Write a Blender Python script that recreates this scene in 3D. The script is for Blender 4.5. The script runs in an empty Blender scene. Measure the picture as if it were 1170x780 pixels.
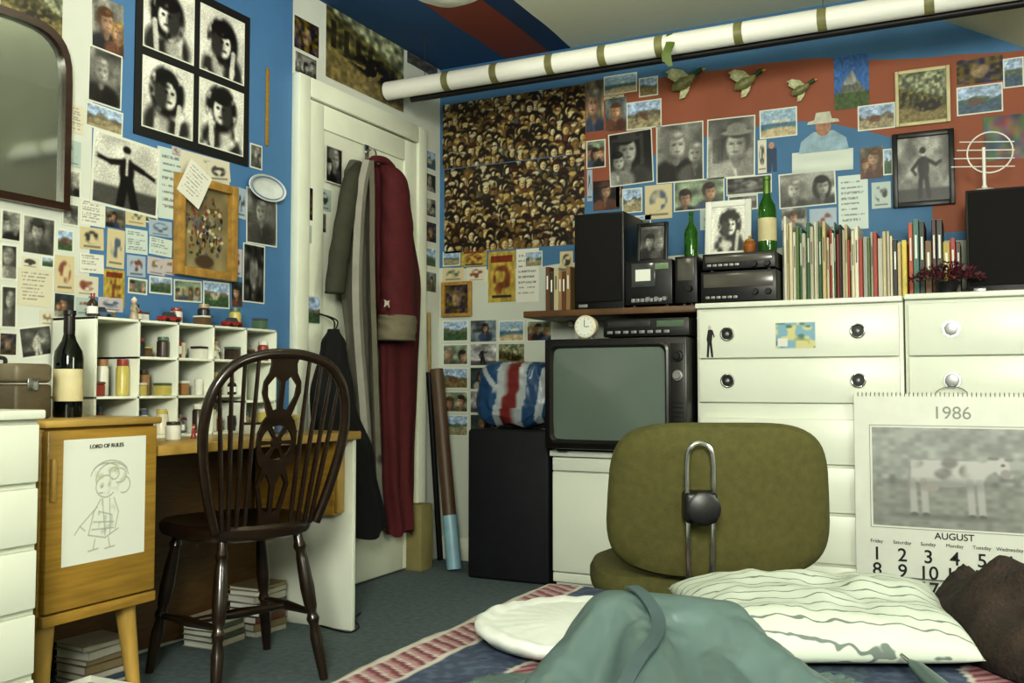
import bpy,bmesh,math,random
import numpy as np
from mathutils import Vector,Matrix,noise
from mathutils.bvhtree import BVHTree
from math import sin,cos,pi,sqrt
random.seed(7)
S=bpy.context.scene
COL=S.collection
try:
    S.view_settings.view_transform='Standard'
    S.view_settings.look='Medium High Contrast'
except Exception: pass
F=1086.0
yaw=math.radians(26.4);pit=math.radians(2.64)
C=Vector((0,0,.85))
fh=Vector((-sin(yaw),cos(yaw),0));R=Vector((cos(yaw),sin(yaw),0));ZZ=Vector((0,0,1))
fw=fh*cos(pit)+ZZ*sin(pit);up=-fh*sin(pit)+ZZ*cos(pit)
def ax(u,v,i,val):
    d=fw+R*((u-585)/F)+up*((390-v)/F)
    return C+d*((val-C[i])/d[i])
LX=-2.43;BY=4.08;CZ=2.44
bz=.42;qz=bz+.012
# ---------- draped satin: settle a real cloth over a few folded lumps, keep the resting mesh
def settle_cloth():
    obst=[]
    def addob(bm):
        me=bpy.data.meshes.new('o');bm.to_mesh(me);bm.free();o=bpy.data.objects.new('o',me);COL.objects.link(o)
        o.modifiers.new('c','COLLISION');o.collision.thickness_outer=.004;o.collision.cloth_friction=30;obst.append(o)
    bm=bmesh.new();bmesh.ops.create_grid(bm,x_segments=2,y_segments=2,size=1.2)
    for v in bm.verts:v.co+=Vector((-.3,1.2,qz))
    addob(bm)
    def cap(a,b,r):
        bm=bmesh.new()
        A=R*a[0]+fh*a[1]+ZZ*(qz+a[2]);Bq=R*b[0]+fh*b[1]+ZZ*(qz+b[2])
        bmesh.ops.create_uvsphere(bm,u_segments=16,v_segments=12,radius=1)
        d=(Bq-A);q=d.to_track_quat('Z','Y');L=d.length/2
        for v in bm.verts:
            c=v.co*r;c.z+=L if v.co.z>0 else -L;v.co=q@c+(A+Bq)/2
        addob(bm)
    cap((.135,1.29,.10),(.285,1.30,.085),.034)
    cap((.12,1.27,.09),(.02,1.14,.015),.025)
    cap((.17,1.26,.085),(.15,1.0,.045),.028)
    cap((.28,1.27,.08),(.39,1.12,.015),.026)
    cap((.25,1.2,.05),(.27,1.0,.03),.024)
    n=70;vs=[];idx={};fs=[]
    for j in range(n+1):
        for i in range(n+1):
            u=-1+2*i/n;v=-1+2*j/n;a=math.atan2(v,u);r=math.hypot(u,v)
            Rb=1.02+.10*noise.noise(Vector((cos(a)*1.5,sin(a)*1.5,3)))+.12*abs(sin(2*a))
            if r<Rb:
                l=.20+u*.29;d=1.13+v*.27
                z=.175+.02*noise.noise(Vector((l*10,d*10,1)))
                idx[i,j]=len(vs);vs.append(R*l+fh*d+ZZ*(qz+z))
    for j in range(n):
        for i in range(n):
            q=[(i,j),(i+1,j),(i+1,j+1),(i,j+1)]
            if all(k in idx for k in q):fs.append([idx[k] for k in q])
    me=bpy.data.meshes.new('cl');me.from_pydata([tuple(v) for v in vs],[],fs);o=bpy.data.objects.new('cl',me);COL.objects.link(o)
    m=o.modifiers.new('cl','CLOTH');st=m.settings;st.quality=7;st.mass=.12
    st.tension_stiffness=12;st.compression_stiffness=12;st.shear_stiffness=3;st.bending_stiffness=.03;st.air_damping=1.2
    st.shrink_min=-.30
    cs=m.collision_settings;cs.distance_min=.004;cs.collision_quality=3;cs.use_self_collision=True;cs.self_distance_min=.004;cs.self_friction=5
    m.point_cache.frame_start=1;m.point_cache.frame_end=60
    for f in range(1,50):S.frame_set(f)
    dg=bpy.context.evaluated_depsgraph_get();out=bpy.data.meshes.new_from_object(o.evaluated_get(dg))
    for q in obst+[o]:bpy.data.objects.remove(q)
    S.frame_set(1);return out
try:
    CLOTH=settle_cloth()
    zz=[v.co.z for v in CLOTH.vertices];print('CLOTH z',min(zz),max(zz),len(zz))
    if max(zz)>qz+.5 or min(zz)<qz-.15 or max(zz)<qz+.05:CLOTH=None
except Exception as ex:
    print('CLOTH FAIL',ex);CLOTH=None
cd=bpy.data.cameras.new('camera');cam=bpy.data.objects.new('camera',cd);COL.objects.link(cam)
cd.lens=36*F/1170;cam.location=C;cam.rotation_euler=(pi/2+pit,0,yaw);S.camera=cam;cd.clip_start=.05

# ---------- materials
def lin(c):
    return tuple((x/255/12.92 if x/255<=.04045 else ((x/255+.055)/1.055)**2.4) for x in c)
def newmat(name):
    m=bpy.data.materials.new(name);m.use_nodes=True
    return m,m.node_tree.nodes,m.node_tree.links,m.node_tree.nodes['Principled BSDF']
MC={}
def mat(name,col,rough=.5,metal=0,var=.12,scale=14,bump=0,bs=60,coat=0,stretch=None):
    if name in MC:return MC[name]
    m,N,L,b=newmat(name)
    tc=N.new('ShaderNodeTexCoord');mp=N.new('ShaderNodeMapping');L.new(tc.outputs['Object'],mp.inputs[0])
    if stretch:mp.inputs['Scale'].default_value=stretch
    n=N.new('ShaderNodeTexNoise');n.inputs['Scale'].default_value=scale;n.inputs['Detail'].default_value=5;L.new(mp.outputs[0],n.inputs['Vector'])
    r=N.new('ShaderNodeValToRGB');c=lin(col)
    r.color_ramp.elements[0].position=.3;r.color_ramp.elements[1].position=.7
    r.color_ramp.elements[0].color=(*[x*(1-var) for x in c],1);r.color_ramp.elements[1].color=(*[min(1,x*(1+var)) for x in c],1)
    L.new(n.outputs['Fac'],r.inputs[0]);L.new(r.outputs[0],b.inputs['Base Color'])
    b.inputs['Roughness'].default_value=rough;b.inputs['Metallic'].default_value=metal
    b.inputs['Coat Weight'].default_value=coat
    if bump:
        n2=N.new('ShaderNodeTexNoise');n2.inputs['Scale'].default_value=bs;n2.inputs['Detail'].default_value=3;L.new(tc.outputs['Object'],n2.inputs['Vector'])
        bp=N.new('ShaderNodeBump');bp.inputs['Strength'].default_value=bump;bp.inputs['Distance'].default_value=.01
        L.new(n2.outputs['Fac'],bp.inputs['Height']);L.new(bp.outputs[0],b.inputs['Normal'])
    MC[name]=m;return m
def attmat(name,rough=.45):
    m,N,L,b=newmat(name);a=N.new('ShaderNodeAttribute');a.attribute_name='Col'
    L.new(a.outputs['Color'],b.inputs['Base Color']);b.inputs['Roughness'].default_value=rough;return m
PRINT=attmat('print_paper',.4);CLOTHP=attmat('printed_cloth',.8);VINYL=attmat('printed_vinyl',.35)
white=mat('white_gloss_paint',(226,230,212),.4,var=.05,scale=5)
cream=mat('cream_paint',(212,214,190),.6,var=.06,scale=3)
chestw=mat('white_laminate',(224,228,214),.35,var=.04,scale=3)
oak=mat('yellow_oak',(158,124,52),.4,var=.22,scale=7,stretch=(1,1,12),coat=.2)
oakh=mat('yellow_oak_top',(174,142,74),.4,var=.2,scale=7,stretch=(12,1,1),coat=.2)
dark=mat('dark_elm',(38,26,17),.28,var=.3,scale=10,stretch=(1,1,4),coat=.4)
black=mat('black_plastic',(18,18,20),.4,var=.2)
blackc=mat('black_vinyl_cloth',(16,16,24),.65,var=.25,bump=.2,bs=300)
grille=mat('speaker_cloth',(18,16,16),.9,var=.3,scale=200,bump=.3,bs=500)
chrome=mat('chrome',(190,190,190),.2,1,var=.03)
gold=mat('gilt_wood',(166,130,66),.4,var=.25,scale=30,bump=.3,bs=80)
silver=mat('silver_plastic',(150,150,150),.35,.5,var=.05)
paperw=mat('white_paper',(226,228,218),.7,var=.03)
ink=mat('black_ink',(22,22,22),.6,var=.05)
olive=mat('olive_upholstery',(74,72,32),.85,var=.15,scale=60,bump=.25,bs=400)
def glass(name,col,rough=.05):
    m,N,L,b=newmat(name);b.inputs['Base Color'].default_value=(*lin(col),1);b.inputs['Roughness'].default_value=rough
    b.inputs['Transmission Weight'].default_value=.55;b.inputs['IOR'].default_value=1.45;return m
greeng=glass('green_glass',(60,120,40));darkg=glass('dark_green_glass',(16,22,12))
# ---------- mesh builder
def cat(pts,n=6,closed=False):
    P=[Vector(p) for p in pts];o=[];k=len(P)
    rng=range(k) if closed else range(k-1)
    for i in rng:
        p0=P[(i-1)%k] if closed or i>0 else P[0];p1=P[i];p2=P[(i+1)%k];p3=P[(i+2)%k] if closed or i<k-2 else P[-1]
        for j in range(n):
            t=j/n
            o.append(.5*((2*p1)+(p2-p0)*t+(2*p0-5*p1+4*p2-p3)*t*t+(-p0+3*p1-3*p2+p3)*t**3))
    if not closed:o.append(P[-1])
    return o
class B:
    def __init__(s):s.bm=bmesh.new()
    def box(s,x0,x1,y0,y1,z0,z1,bev=0,seg=2,M=None):
        r=bmesh.ops.create_cube(s.bm,size=1)
        for v in r['verts']:
            v.co=Vector(((x0+x1)/2+v.co.x*(x1-x0),(y0+y1)/2+v.co.y*(y1-y0),(z0+z1)/2+v.co.z*(z1-z0)))
            if M:v.co=M@v.co
        if bev:
            es=list({e for v in r['verts'] for e in v.link_edges})
            bmesh.ops.bevel(s.bm,geom=es,offset=bev,segments=seg,affect='EDGES',profile=.5)
        return s
    def loft(s,rings,cap=True,closed=True):
        vr=[[s.bm.verts.new(p) for p in r] for r in rings];n=len(vr[0])
        for a,b in zip(vr,vr[1:]):
            for i in range(n if closed else n-1):
                j=(i+1)%n
                try:s.bm.faces.new((a[i],a[j],b[j],b[i]))
                except ValueError:pass
        if cap and closed:
            s.bm.faces.new(vr[0][::-1]);s.bm.faces.new(vr[-1])
        return s
    def tube(s,pts,r,n=10,closed=False):
        P=[Vector(p) for p in pts];k=len(P);rs=r if isinstance(r,(list,tuple)) else [r]*k
        rings=[];nrm=None
        for i in range(k):
            if closed:t=(P[(i+1)%k]-P[i-1]).normalized()
            else:t=(P[min(i+1,k-1)]-P[max(i-1,0)]).normalized()
            if nrm is None:
                a=Vector((0,0,1)) if abs(t.z)<.9 else Vector((1,0,0));nrm=t.cross(a).normalized()
            else:
                nrm=(nrm-t*nrm.dot(t)).normalized()
            b=t.cross(nrm)
            rings.append([P[i]+(nrm*cos(2*pi*j/n)+b*sin(2*pi*j/n))*rs[i] for j in range(n)])
        if closed:rings.append(rings[0]);s.loft(rings,cap=False);bmesh.ops.remove_doubles(s.bm,verts=s.bm.verts,dist=1e-6)
        else:s.loft(rings)
        return s
    def cyl(s,p0,p1,r0,r1=None,n=20):return s.tube([p0,p1],[r0,r0 if r1 is None else r1],n)
    def turned(s,p0,p1,prof,n=14):
        p0=Vector(p0);p1=Vector(p1)
        return s.tube([p0.lerp(p1,t) for t,_ in prof],[r for _,r in prof],n)
    def lathe(s,prof,n=28,o=(0,0,0)):
        o=Vector(o)
        return s.loft([[o+Vector((max(r,.0003)*cos(2*pi*j/n),max(r,.0003)*sin(2*pi*j/n),z)) for j in range(n)] for r,z in prof])
    def ball(s,c,r,n=16,M=None):
        if not isinstance(r,(list,tuple)):r=(r,r,r)
        q=bmesh.ops.create_uvsphere(s.bm,u_segments=n,v_segments=n//2+2,radius=1)
        for v in q['verts']:
            v.co=Vector((v.co.x*r[0],v.co.y*r[1],v.co.z*r[2]))
            if M:v.co=M@v.co
            v.co+=Vector(c)
        return s
    def mesh(s,me):s.bm.from_mesh(me);return s
    def done(s,name,m,parent=None,local=False,origin=None,ang=.6,fixn=True):
        if fixn:bmesh.ops.recalc_face_normals(s.bm,faces=s.bm.faces)
        for f in s.bm.faces:f.smooth=True
        for e in s.bm.edges:
            if len(e.link_faces)==2 and e.calc_face_angle(0)>ang:e.smooth=False
        me=bpy.data.meshes.new(name);s.bm.to_mesh(me);s.bm.free()
        if m:me.materials.append(m)
        o=bpy.data.objects.new(name,me);COL.objects.link(o)
        if parent:
            o.parent=parent
            if not local:me.transform(Matrix.Translation(-Vector(parent['wl'])))
        elif not local:
            if origin is None:
                c=[v.co for v in me.vertices]
                origin=Vector(((min(v.x for v in c)+max(v.x for v in c))/2,(min(v.y for v in c)+max(v.y for v in c))/2,min(v.z for v in c)))
            me.transform(Matrix.Translation(-Vector(origin)));o.location=origin
        return o
def tag(o,label,cat_,group=None):
    o['label']=label;o['category']=cat_
    if group:o['group']=group
    return o
def thing(name,label,cat_,loc=(0,0,0),rz=0,group=None,rot=None):
    o=bpy.data.objects.new(name,None);COL.objects.link(o);o.empty_display_size=.05;o.location=loc
    o.rotation_euler=rot if rot else (0,0,rz);o['wl']=tuple(loc)
    return tag(o,label,cat_,group)
def struct(o):o['kind']='structure';return o
def curvemesh(cu):
    o=bpy.data.objects.new('tmp',cu);COL.objects.link(o);dg=bpy.context.evaluated_depsgraph_get()
    me=bpy.data.meshes.new_from_object(o.evaluated_get(dg));bpy.data.objects.remove(o);bpy.data.curves.remove(cu)
    me.transform(Matrix.Rotation(pi/2,4,'X'));return me
def plate(outs,th):
    cu=bpy.data.curves.new('c','CURVE');cu.dimensions='2D';cu.fill_mode='BOTH';cu.extrude=th/2
    for o in outs:
        sp=cu.splines.new('POLY');sp.points.add(len(o)-1)
        for i,p in enumerate(o):sp.points[i].co=(p[0],p[1],0,1)
        sp.use_cyclic_u=True
    return curvemesh(cu)
def textmesh(t,size,off=0,ext=.0006,align='CENTER'):
    cu=bpy.data.curves.new('t','FONT');cu.body=t;cu.size=size;cu.extrude=ext;cu.offset=off;cu.align_x=align;cu.align_y='CENTER'
    return curvemesh(cu)
def addmesh(name,me,m,parent,loc=(0,0,0),rz=0):
    me.materials.clear();me.materials.append(m);o=bpy.data.objects.new(name,me);COL.objects.link(o)
    o.parent=parent;o.location=loc;o.rotation_euler=(0,0,rz);return o
# ---------- picture painting (vertex colours on a fine grid)
def paint(kind,seed,nx,ny,w,h,border):
    rng=np.random.default_rng(seed)
    U,V=np.meshgrid(np.linspace(0,1,nx),np.linspace(0,1,ny))
    def sn(k):
        lo=rng.random((k+2,k+2));x=U*k;y=V*k;i=x.astype(int);j=y.astype(int);fx=x-i;fy=y-j
        fx=fx*fx*(3-2*fx);fy=fy*fy*(3-2*fy)
        return (lo[j,i]*(1-fx)+lo[j,i+1]*fx)*(1-fy)+(lo[j+1,i]*(1-fx)+lo[j+1,i+1]*fx)*fy
    def ell(cx,cy,rx,ry,s=.3):
        d=np.sqrt(((U-cx)/rx)**2+((V-cy)/ry)**2);return np.clip((1-d)/s+.5,0,1)
    def rec(x0,x1,y0,y1):return ((U>=x0)&(U<=x1)&(V>=y0)&(V<=y1)).astype(float)
    def seg(ax_,ay,bx,by,r,s=.02):
        dx,dy=bx-ax_,by-ay;t=np.clip(((U-ax_)*dx+(V-ay)*dy)/(dx*dx+dy*dy+1e-9),0,1)
        return np.clip((r-np.hypot(U-ax_-t*dx,(V-ay-t*dy)))/s+.5,0,1)
    def bl(m,c):img[:]=img*(1-m[...,None])+np.array(c,float)*m[...,None]
    img=np.zeros((ny,nx,3));bw=kind.endswith('_bw');k=kind.replace('_bw','')
    asp=w/h
    def head(cx,cy,s,skin,hair,cloth=None,turn=0,hat=False):
        sx=s/max(asp,.6)*.9;skin=np.array(skin)*rng.uniform(.85,1.0);hair=np.array(hair)
        if cloth is None:cloth=rng.choice([[.14,.14,.16],[.62,.62,.58],[.42,.28,.22],[.25,.3,.4],[.36,.36,.28]])
        cloth=np.array(cloth)
        bl(ell(cx,cy-1.2*s,sx*1.15,s*.66),cloth);bl(ell(cx+.45*sx,cy-1.25*s,sx*.6,s*.6,.9)*.5,cloth*.5)
        bl(seg(cx-.1*sx,cy-.7*s,cx,cy-1.2*s,.07*s),cloth*1.3*.9)
        if rng.random()<.5:bl(ell(cx-turn*.08*sx,cy-.1*s,sx*.58,s*.68),hair)
        bl(ell(cx-turn*.1*sx,cy+.14*s,sx*.5,s*.52),hair);bl(ell(cx,cy-.55*s,sx*.19,s*.32),skin*.66)
        bl(ell(cx+turn*.08*sx,cy-.04*s,sx*.37,s*.5),skin)
        tt=1 if turn>=0 else -1
        bl(ell(cx-tt*.26*sx,cy-.12*s,sx*.24,s*.5,1.2)*.6,skin*.5);bl(ell(cx,cy-.48*s,sx*.3,s*.12,1)*.5,skin*.4)
        bl(ell(cx+turn*.1*sx,cy+.12*s,sx*.3,s*.06,1)*.3,skin*.4)
        for e in(-.15,.16):
            bl(ell(cx+(e+turn*.1)*sx,cy+.03*s,sx*.1,s*.05,1)*.65,skin*.22)
        bl(ell(cx+(turn*.13-.04)*sx,cy-.1*s,sx*.045,s*.15,1)*.4,skin*.5)
        bl(ell(cx+turn*.1*sx,cy-.27*s,sx*.13,s*.04,1)*.7,skin*[.5,.28,.28])
        bl(ell(cx+turn*.05*sx-.08*sx*tt,cy+.42*s,sx*.42,s*.22),hair);bl(ell(cx+.12*sx,cy+.46*s,sx*.2,s*.1,1)*.4,hair*2+.1)
        if hat:bl(ell(cx,cy+.42*s,sx*.62,s*.1),cloth*.8);bl(ell(cx,cy+.55*s,sx*.4,s*.22),cloth*.8)
    skin=[.84,.68,.56];HR=[[.14,.1,.08],[.3,.2,.12],[.55,.44,.26],[.1,.1,.1],[.45,.43,.4]];hair=HR[rng.integers(5)]
    if k=='portrait':
        img[:]=np.array([[.2,.25,.25],[.62,.62,.58],[.42,.46,.48],[.14,.14,.14],[.5,.46,.36]][rng.integers(5)]);img*=(.55+.7*sn(3))[...,None];img*=(.8+.4*sn(8))[...,None]
        for q in range(3):bl(rec(*sorted(rng.random(2)),*sorted(rng.random(2)))*.35,[rng.random()*.6]*3)
        head(.5+rng.uniform(-.12,.12),rng.uniform(.54,.66),rng.uniform(.32,.5),skin,hair,None,rng.uniform(-1,1),rng.random()<.2)
        if rng.random()<.35:head(.2 if rng.random()<.5 else .82,.46,.3,skin,HR[rng.integers(5)],None,rng.uniform(-1,1))
    elif k=='hairy':
        img[:]=.88;img*=(.85+.2*sn(3))[...,None];ox,oy=rng.uniform(-.08,.08),rng.uniform(-.04,.06);tn=rng.choice([-1,1])
        bl(ell(.5+ox,.08,.46,.36)*np.clip(sn(7)*3-.6,0,1),[.18,.18,.18]);bl(ell(.5+ox-.1*tn,.2,.14,.3,.6)*.8,[.7,.7,.7])
        wav=np.clip((sn(9)+.5*sn(18))*2.4-.7,0,1)
        bl(ell(.5+ox,.58+oy,.34,.36,.25)*np.maximum(wav,ell(.5+ox,.64+oy,.25,.28)),[.05,.05,.05])
        bl(ell(.5+ox+.03*tn,.54+oy,.15,.2),[.86,.84,.82]);bl(ell(.5+ox-.12*tn,.52+oy,.13,.22,.5),[.22,.22,.22])
        for e in(-.05,.07):bl(ell(.5+ox+.03*tn+e,.58+oy,.035,.022,.8),[.08,.08,.08])
        bl(ell(.51+ox+.03*tn,.53+oy,.02,.05,.9)*.4,[.4,.4,.4]);bl(ell(.51+ox+.03*tn,.445+oy,.055,.02,.6)*.85,[.2,.2,.2])
        bl(ell(.5+ox,.74+oy,.2,.1)*wav,[.04,.04,.04]);bl(seg(.5+ox+.2*tn,.05,.5+ox+.24*tn,.42,.05)*.9,[.8,.79,.77])
    elif k=='group':
        img[:]=(.3+.5*sn(5))[...,None]*np.array([.85,.95,.8]);n=rng.integers(2,5)
        for i in range(n):head((i+.5)/n+rng.uniform(-.04,.04),.5+rng.uniform(-.1,.12),.75/n+.1,skin,HR[rng.integers(5)],None,rng.uniform(-1,1),rng.random()<.3)
    elif k=='figure':
        t=rng.uniform(.3,.7);img[:]=t;img*=(.6+.7*sn(4))[...,None];img*=(.8+.4*sn(12))[...,None]
        bl(np.clip((.2-V)/.04+.5,0,1),[t*.5]*3);cl=.1 if t>.42 else .7;sx=1/max(asp,.7)*.8;cx=rng.uniform(.42,.58)
        la,ra=rng.uniform(-.25,.1),rng.uniform(-.25,.1)
        for dx0,y0,dx1,y1,r in((-.07,.64,-.2,.5+la*.6,.028),(-.2,.5+la*.6,-.14,.42+la,.022),(.07,.64,.22,.55+ra*.5,.028),(.22,.55+ra*.5,.3,.6+ra*.3,.022),(-.04,.4,-.09+rng.uniform(-.06,.05),.08,.042),(.04,.4,.09+rng.uniform(-.05,.08),.08,.042)):
            bl(seg(cx+dx0*sx,y0,cx+dx1*sx,y1,r),[cl,cl,cl*1.02])
        bl(ell(cx,.53,.1*sx,.18),[cl,cl,cl]);bl(ell(cx+.04*sx,.5,.05*sx,.16,.9)*.5,[cl*.4+.2]*3);bl(ell(cx,.76,.05*sx,.065),[.7,.64,.58]);bl(ell(cx-.01,.79,.055*sx,.05),hair)
    elif k=='arms':
        img[:]=.82;img*=(.8+.3*sn(3))[...,None];bl(np.clip((.3-V)/.05+.5,0,1),[.3,.3,.3]);d=[.09,.09,.09]
        for a in((.46,.66,.26,.62,.04),(.26,.62,.06,.66,.028),(.54,.66,.74,.6,.04),(.74,.6,.95,.52,.028),(.47,.4,.42,.04,.06),(.55,.4,.64,.05,.06)):bl(seg(*a),d)
        bl(ell(.5,.54,.11,.2),d);bl(seg(.5,.72,.5,.5,.02),[.75,.75,.75]);bl(ell(.5,.79,.055,.085),[.72,.7,.68]);bl(ell(.49,.84,.06,.05),d);bl(ell(.05,.66,.025,.025),[.7]*3);bl(ell(.96,.52,.025,.025),[.7]*3)
    elif k=='land':
        c=rng.random();img[:]=np.array([.5,.6,.72])*(1-.25*V)[...,None]+.12
        img+= (.2*sn(6)*(V>.55))[...,None]
        r=.5+.2*sn(5)[0];bl(np.clip((r[None,:]-V)/.03,0,1),[.3+.15*c,.4,.34]);r=.36+.15*sn(7)[1]
        bl(np.clip((r[None,:]-V)/.03,0,1)*.9,rng.choice([[.5,.43,.28],[.22,.33,.22],[.6,.56,.44],[.24,.33,.42]]));img*=(.75+.5*sn(16))[...,None]
        if rng.random()<.5:bl(rec(.25,.6,.3,.55)*(sn(12)>.3)*.8,rng.choice([[.8,.76,.66],[.4,.25,.2]]))
    elif k=='sea':
        img[:]=[.58,.68,.75];bl(rec(0,1,0,.5),[.28,.42,.5]);bl(ell(.6,.1,.7,.25),[.72,.66,.52]);bl(rec(.3,.8,.5,.6)*(sn(9)>.4),[.76,.76,.7]);img*=(.85+.3*sn(14))[...,None]
    elif k=='peak':
        img[:]=[.22,.4,.64];m=np.clip((.72-np.abs(U-.5)*1.2-V+.1*sn(9))/.03,0,1);bl(m,[.4,.42,.38]);bl(m*(V>.45)*sn(9),[.85,.85,.85]);bl((V<.3).astype(float),[.28,.36,.2]);img*=(.75+.4*sn(20))[...,None]
    elif k=='crowd':
        img[:]=[.1,.075,.05];n=int(w*h*1750)
        P=sorted([(rng.random(),rng.random()) for _ in range(n)],key=lambda q:-q[1])
        for cx,cy in P:
            s=rng.uniform(.016,.026);sx,sy=s/w,s/h;q=rng.random();sk=[.8+.12*q,.7+.18*q,.44+.3*q] if rng.random()<.75 else [.54,.44,.26]
            bl(ell(cx,cy-sy*1.6,sx*1.15,sy*.9),rng.choice([[.5,.42,.22],[.7,.66,.5],[.16,.14,.1],[.4,.2,.12],[.14,.12,.08],[.3,.32,.3],[.64,.56,.34]]))
            bl(ell(cx,cy+sy*.3,sx*1.0,sy*1.3),[.1,.07,.04] if rng.random()<.75 else [.42,.32,.16]);bl(ell(cx,cy,sx*.66,sy*.86),sk)
            bl(ell(cx+sx*.35,cy-sy*.1,sx*.28,sy*.8,1)*.5,[x*.5 for x in sk])
            for e in(-.22,.25):bl(ell(cx+e*sx,cy+sy*.15,sx*.15,sy*.11,1)*.7,[.2,.12,.06])
            bl(ell(cx,cy-sy*.38,sx*.25,sy*.11,1)*.7,[.4,.12,.08])
            if rng.random()<.3:bl(ell(cx,cy+sy*1.0,sx*.8,sy*.4),rng.choice([[.7,.62,.38],[.25,.1,.07],[.75,.72,.6]]))
    elif k=='text':
        t=rng.choice([[.86,.86,.81],[.82,.8,.71],[.78,.83,.8]]);img[:]=t
        for i in range(int(8)):
            y=.88-.1*i;bl(rec(.1,rng.uniform(.6,.92),y-.022,y+.012)*(sn(40)>.35)*.7,[.4,.4,.42])
    elif k=='note':
        img[:]=rng.choice([[.82,.8,.72],[.74,.71,.72],[.68,.74,.72],[.8,.75,.6],[.64,.7,.76]]);bl(ell(.5,.55,.32,.3)*np.clip(sn(6)*3-1,0,1),rng.choice([[.5,.3,.24],[.32,.38,.46],[.36,.42,.34],[.25,.25,.24],[.52,.46,.34]]))
        bl(rec(.15,.85,.1,.16)*.6,[.3,.3,.3])
    elif k=='floral':
        img[:]=[.56,.52,.38];img*=(.7+.4*sn(5))[...,None]
        for i in range(170):
            a=rng.uniform(0,6.28);r=rng.uniform(0,.42);bl(ell(.5+r*cos(a),.5+r*1.05*sin(a),rng.uniform(.015,.04),rng.uniform(.015,.035)),rng.choice([[.5,.28,.2],[.22,.26,.16],[.74,.72,.6],[.35,.35,.42],[.4,.3,.18],[.15,.14,.1]]))
        bl(ell(.5,.1,.2,.08),[.3,.24,.18])
    elif k=='street':
        img[:]=[.58,.6,.48];bl(np.clip((.75-.3*U-V)/.03,0,1),[.4,.38,.22]);img*=(.45+.9*sn(18))[...,None]
        for i in range(6):bl(rec(.06+.15*i,.12+.15*i,.34,.62-.04*i)*.8,[.16,.14,.08])
        bl((V<.3).astype(float),[.5,.45,.28]);bl(ell(.6,.32,.3,.12)*(sn(20)>.4),[.12,.1,.06]);img*=(.7+.5*sn(26))[...,None]
    elif k=='yellow':
        img[:]=[.72,.63,.3];bl(rec(.1,.9,.78,.92),[.5,.22,.14]);bl(ell(.5,.45,.32,.3)*np.clip(sn(9)*3-1,0,1),[.48,.28,.16]);bl(rec(.15,.85,.08,.14),[.2,.2,.2]);img*=(.8+.3*sn(12))[...,None]
    elif k=='abstract':
        a,b_,c=sn(5),sn(6),sn(7);img[:]=np.stack([a*.5+.1,b_*.4+.1,c*.35+.1],-1)*.9
    elif k=='darkart':
        a=sn(9);img[:]=np.stack([a*.5,a*.42,sn(6)*.36],-1);bl(ell(.5,.5,.2,.28)*sn(8),[.7,.6,.45])
    elif k=='map':
        img[:]=[.5,.66,.74];bl(np.clip(sn(5)*8-4,0,1),[.8,.78,.55]);bl(np.clip(sn(6)*8-5.4,0,1),[.35,.48,.42]);bl(rec(.05,.3,.1,.4),[.85,.85,.82])
    elif k=='cow':
        img[:]=[.62,.66,.62];img*=(.86+.2*sn(8))[...,None];bl(np.clip((.46+.05*sn(9)[0][None,:]-V)/.03,0,1),[.54,.57,.51]);bl(np.clip((V-.42)/.02,0,1)*np.clip((.62-V)/.1,0,1)*np.clip(sn(24)*2-.6,0,1)*.6,[.4,.42,.38])
        img*=(.85+.25*sn(24))[...,None]
        cw=[.78,.78,.75]
        bl(rec(.24,.68,.46,.68)*ell(.46,.57,.27,.15,.12),cw);bl(ell(.46,.54,.24,.13,.12),cw);bl(seg(.64,.56,.76,.66,.055),cw);bl(ell(.79,.63,.045,.085,.2),cw);bl(ell(.81,.56,.03,.045,.3),[.62,.57,.53])
        bl(ell(.74,.71,.035,.018),[.5,.48,.44]);bl(ell(.83,.7,.028,.016),[.55,.52,.48]);bl(ell(.795,.645,.012,.012,.6),[.3,.28,.26])
        for x in(.25,.32,.6,.66):bl(seg(x,.48,x+.012,.15,.022,.012),[.7,.7,.67]);bl(ell(x+.012,.13,.024,.02),[.35,.34,.3])
        bl(ell(.46,.43,.24,.06,1)*.6,[.46,.46,.43]);bl(seg(.235,.6,.222,.28,.008),[.56,.54,.5]);bl(ell(.37,.4,.045,.04),[.66,.58,.54])
        for q in range(7):bl(ell(rng.uniform(.26,.64),rng.uniform(.5,.66),rng.uniform(.03,.08),rng.uniform(.03,.07),.5)*np.clip(sn(8)*2.5-.5,0,1)*.8,[.44,.42,.38])
        bl(ell(.47,.11,.33,.03,.9)*.7,[.4,.42,.36]);g_=img.mean(-1,keepdims=True);img[:]=(img*.4+g_*.6)*.8+.13
        p=np.pad(img,((1,1),(1,1),(0,0)),'edge');img=(p[:-2,1:-1]+p[2:,1:-1]+p[1:-1,:-2]+p[1:-1,2:]+2*img)/6
    elif k=='sketch':
        img[:]=[.86,.87,.83];g=[.58,.6,.55]
        def arc(cx,cy,rx,ry,a0,a1,r=.004,n=14,c=g):
            ps=[(cx+rx*cos(a),cy+ry*sin(a)) for a in np.linspace(a0,a1,n)]
            for a,b_ in zip(ps,ps[1:]):bl(seg(*a,*b_,r,.008),c)
        arc(.58,.66,.2,.13,.2,3.4);arc(.55,.66,.24,.15,.5,2.9);arc(.5,.6,.12,.09,1.2,5.6);arc(.66,.68,.09,.06,-2,2.4);arc(.6,.7,.06,.05,0,6.28);arc(.72,.6,.08,.07,-2,1.2);arc(.5,.72,.16,.07,.6,2.8)
        bl(ell(.58,.7,.2,.1)*np.clip(sn(22)*3-1.4,0,1)*.6,[.7,.7,.6]);bl(ell(.55,.6,.12,.08)*np.clip(sn(26)*3-1.6,0,1)*.4,g)
        arc(.45,.6,.012,.008,0,6.28,.003);arc(.44,.555,.02,.008,3.3,6,.003)
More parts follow.
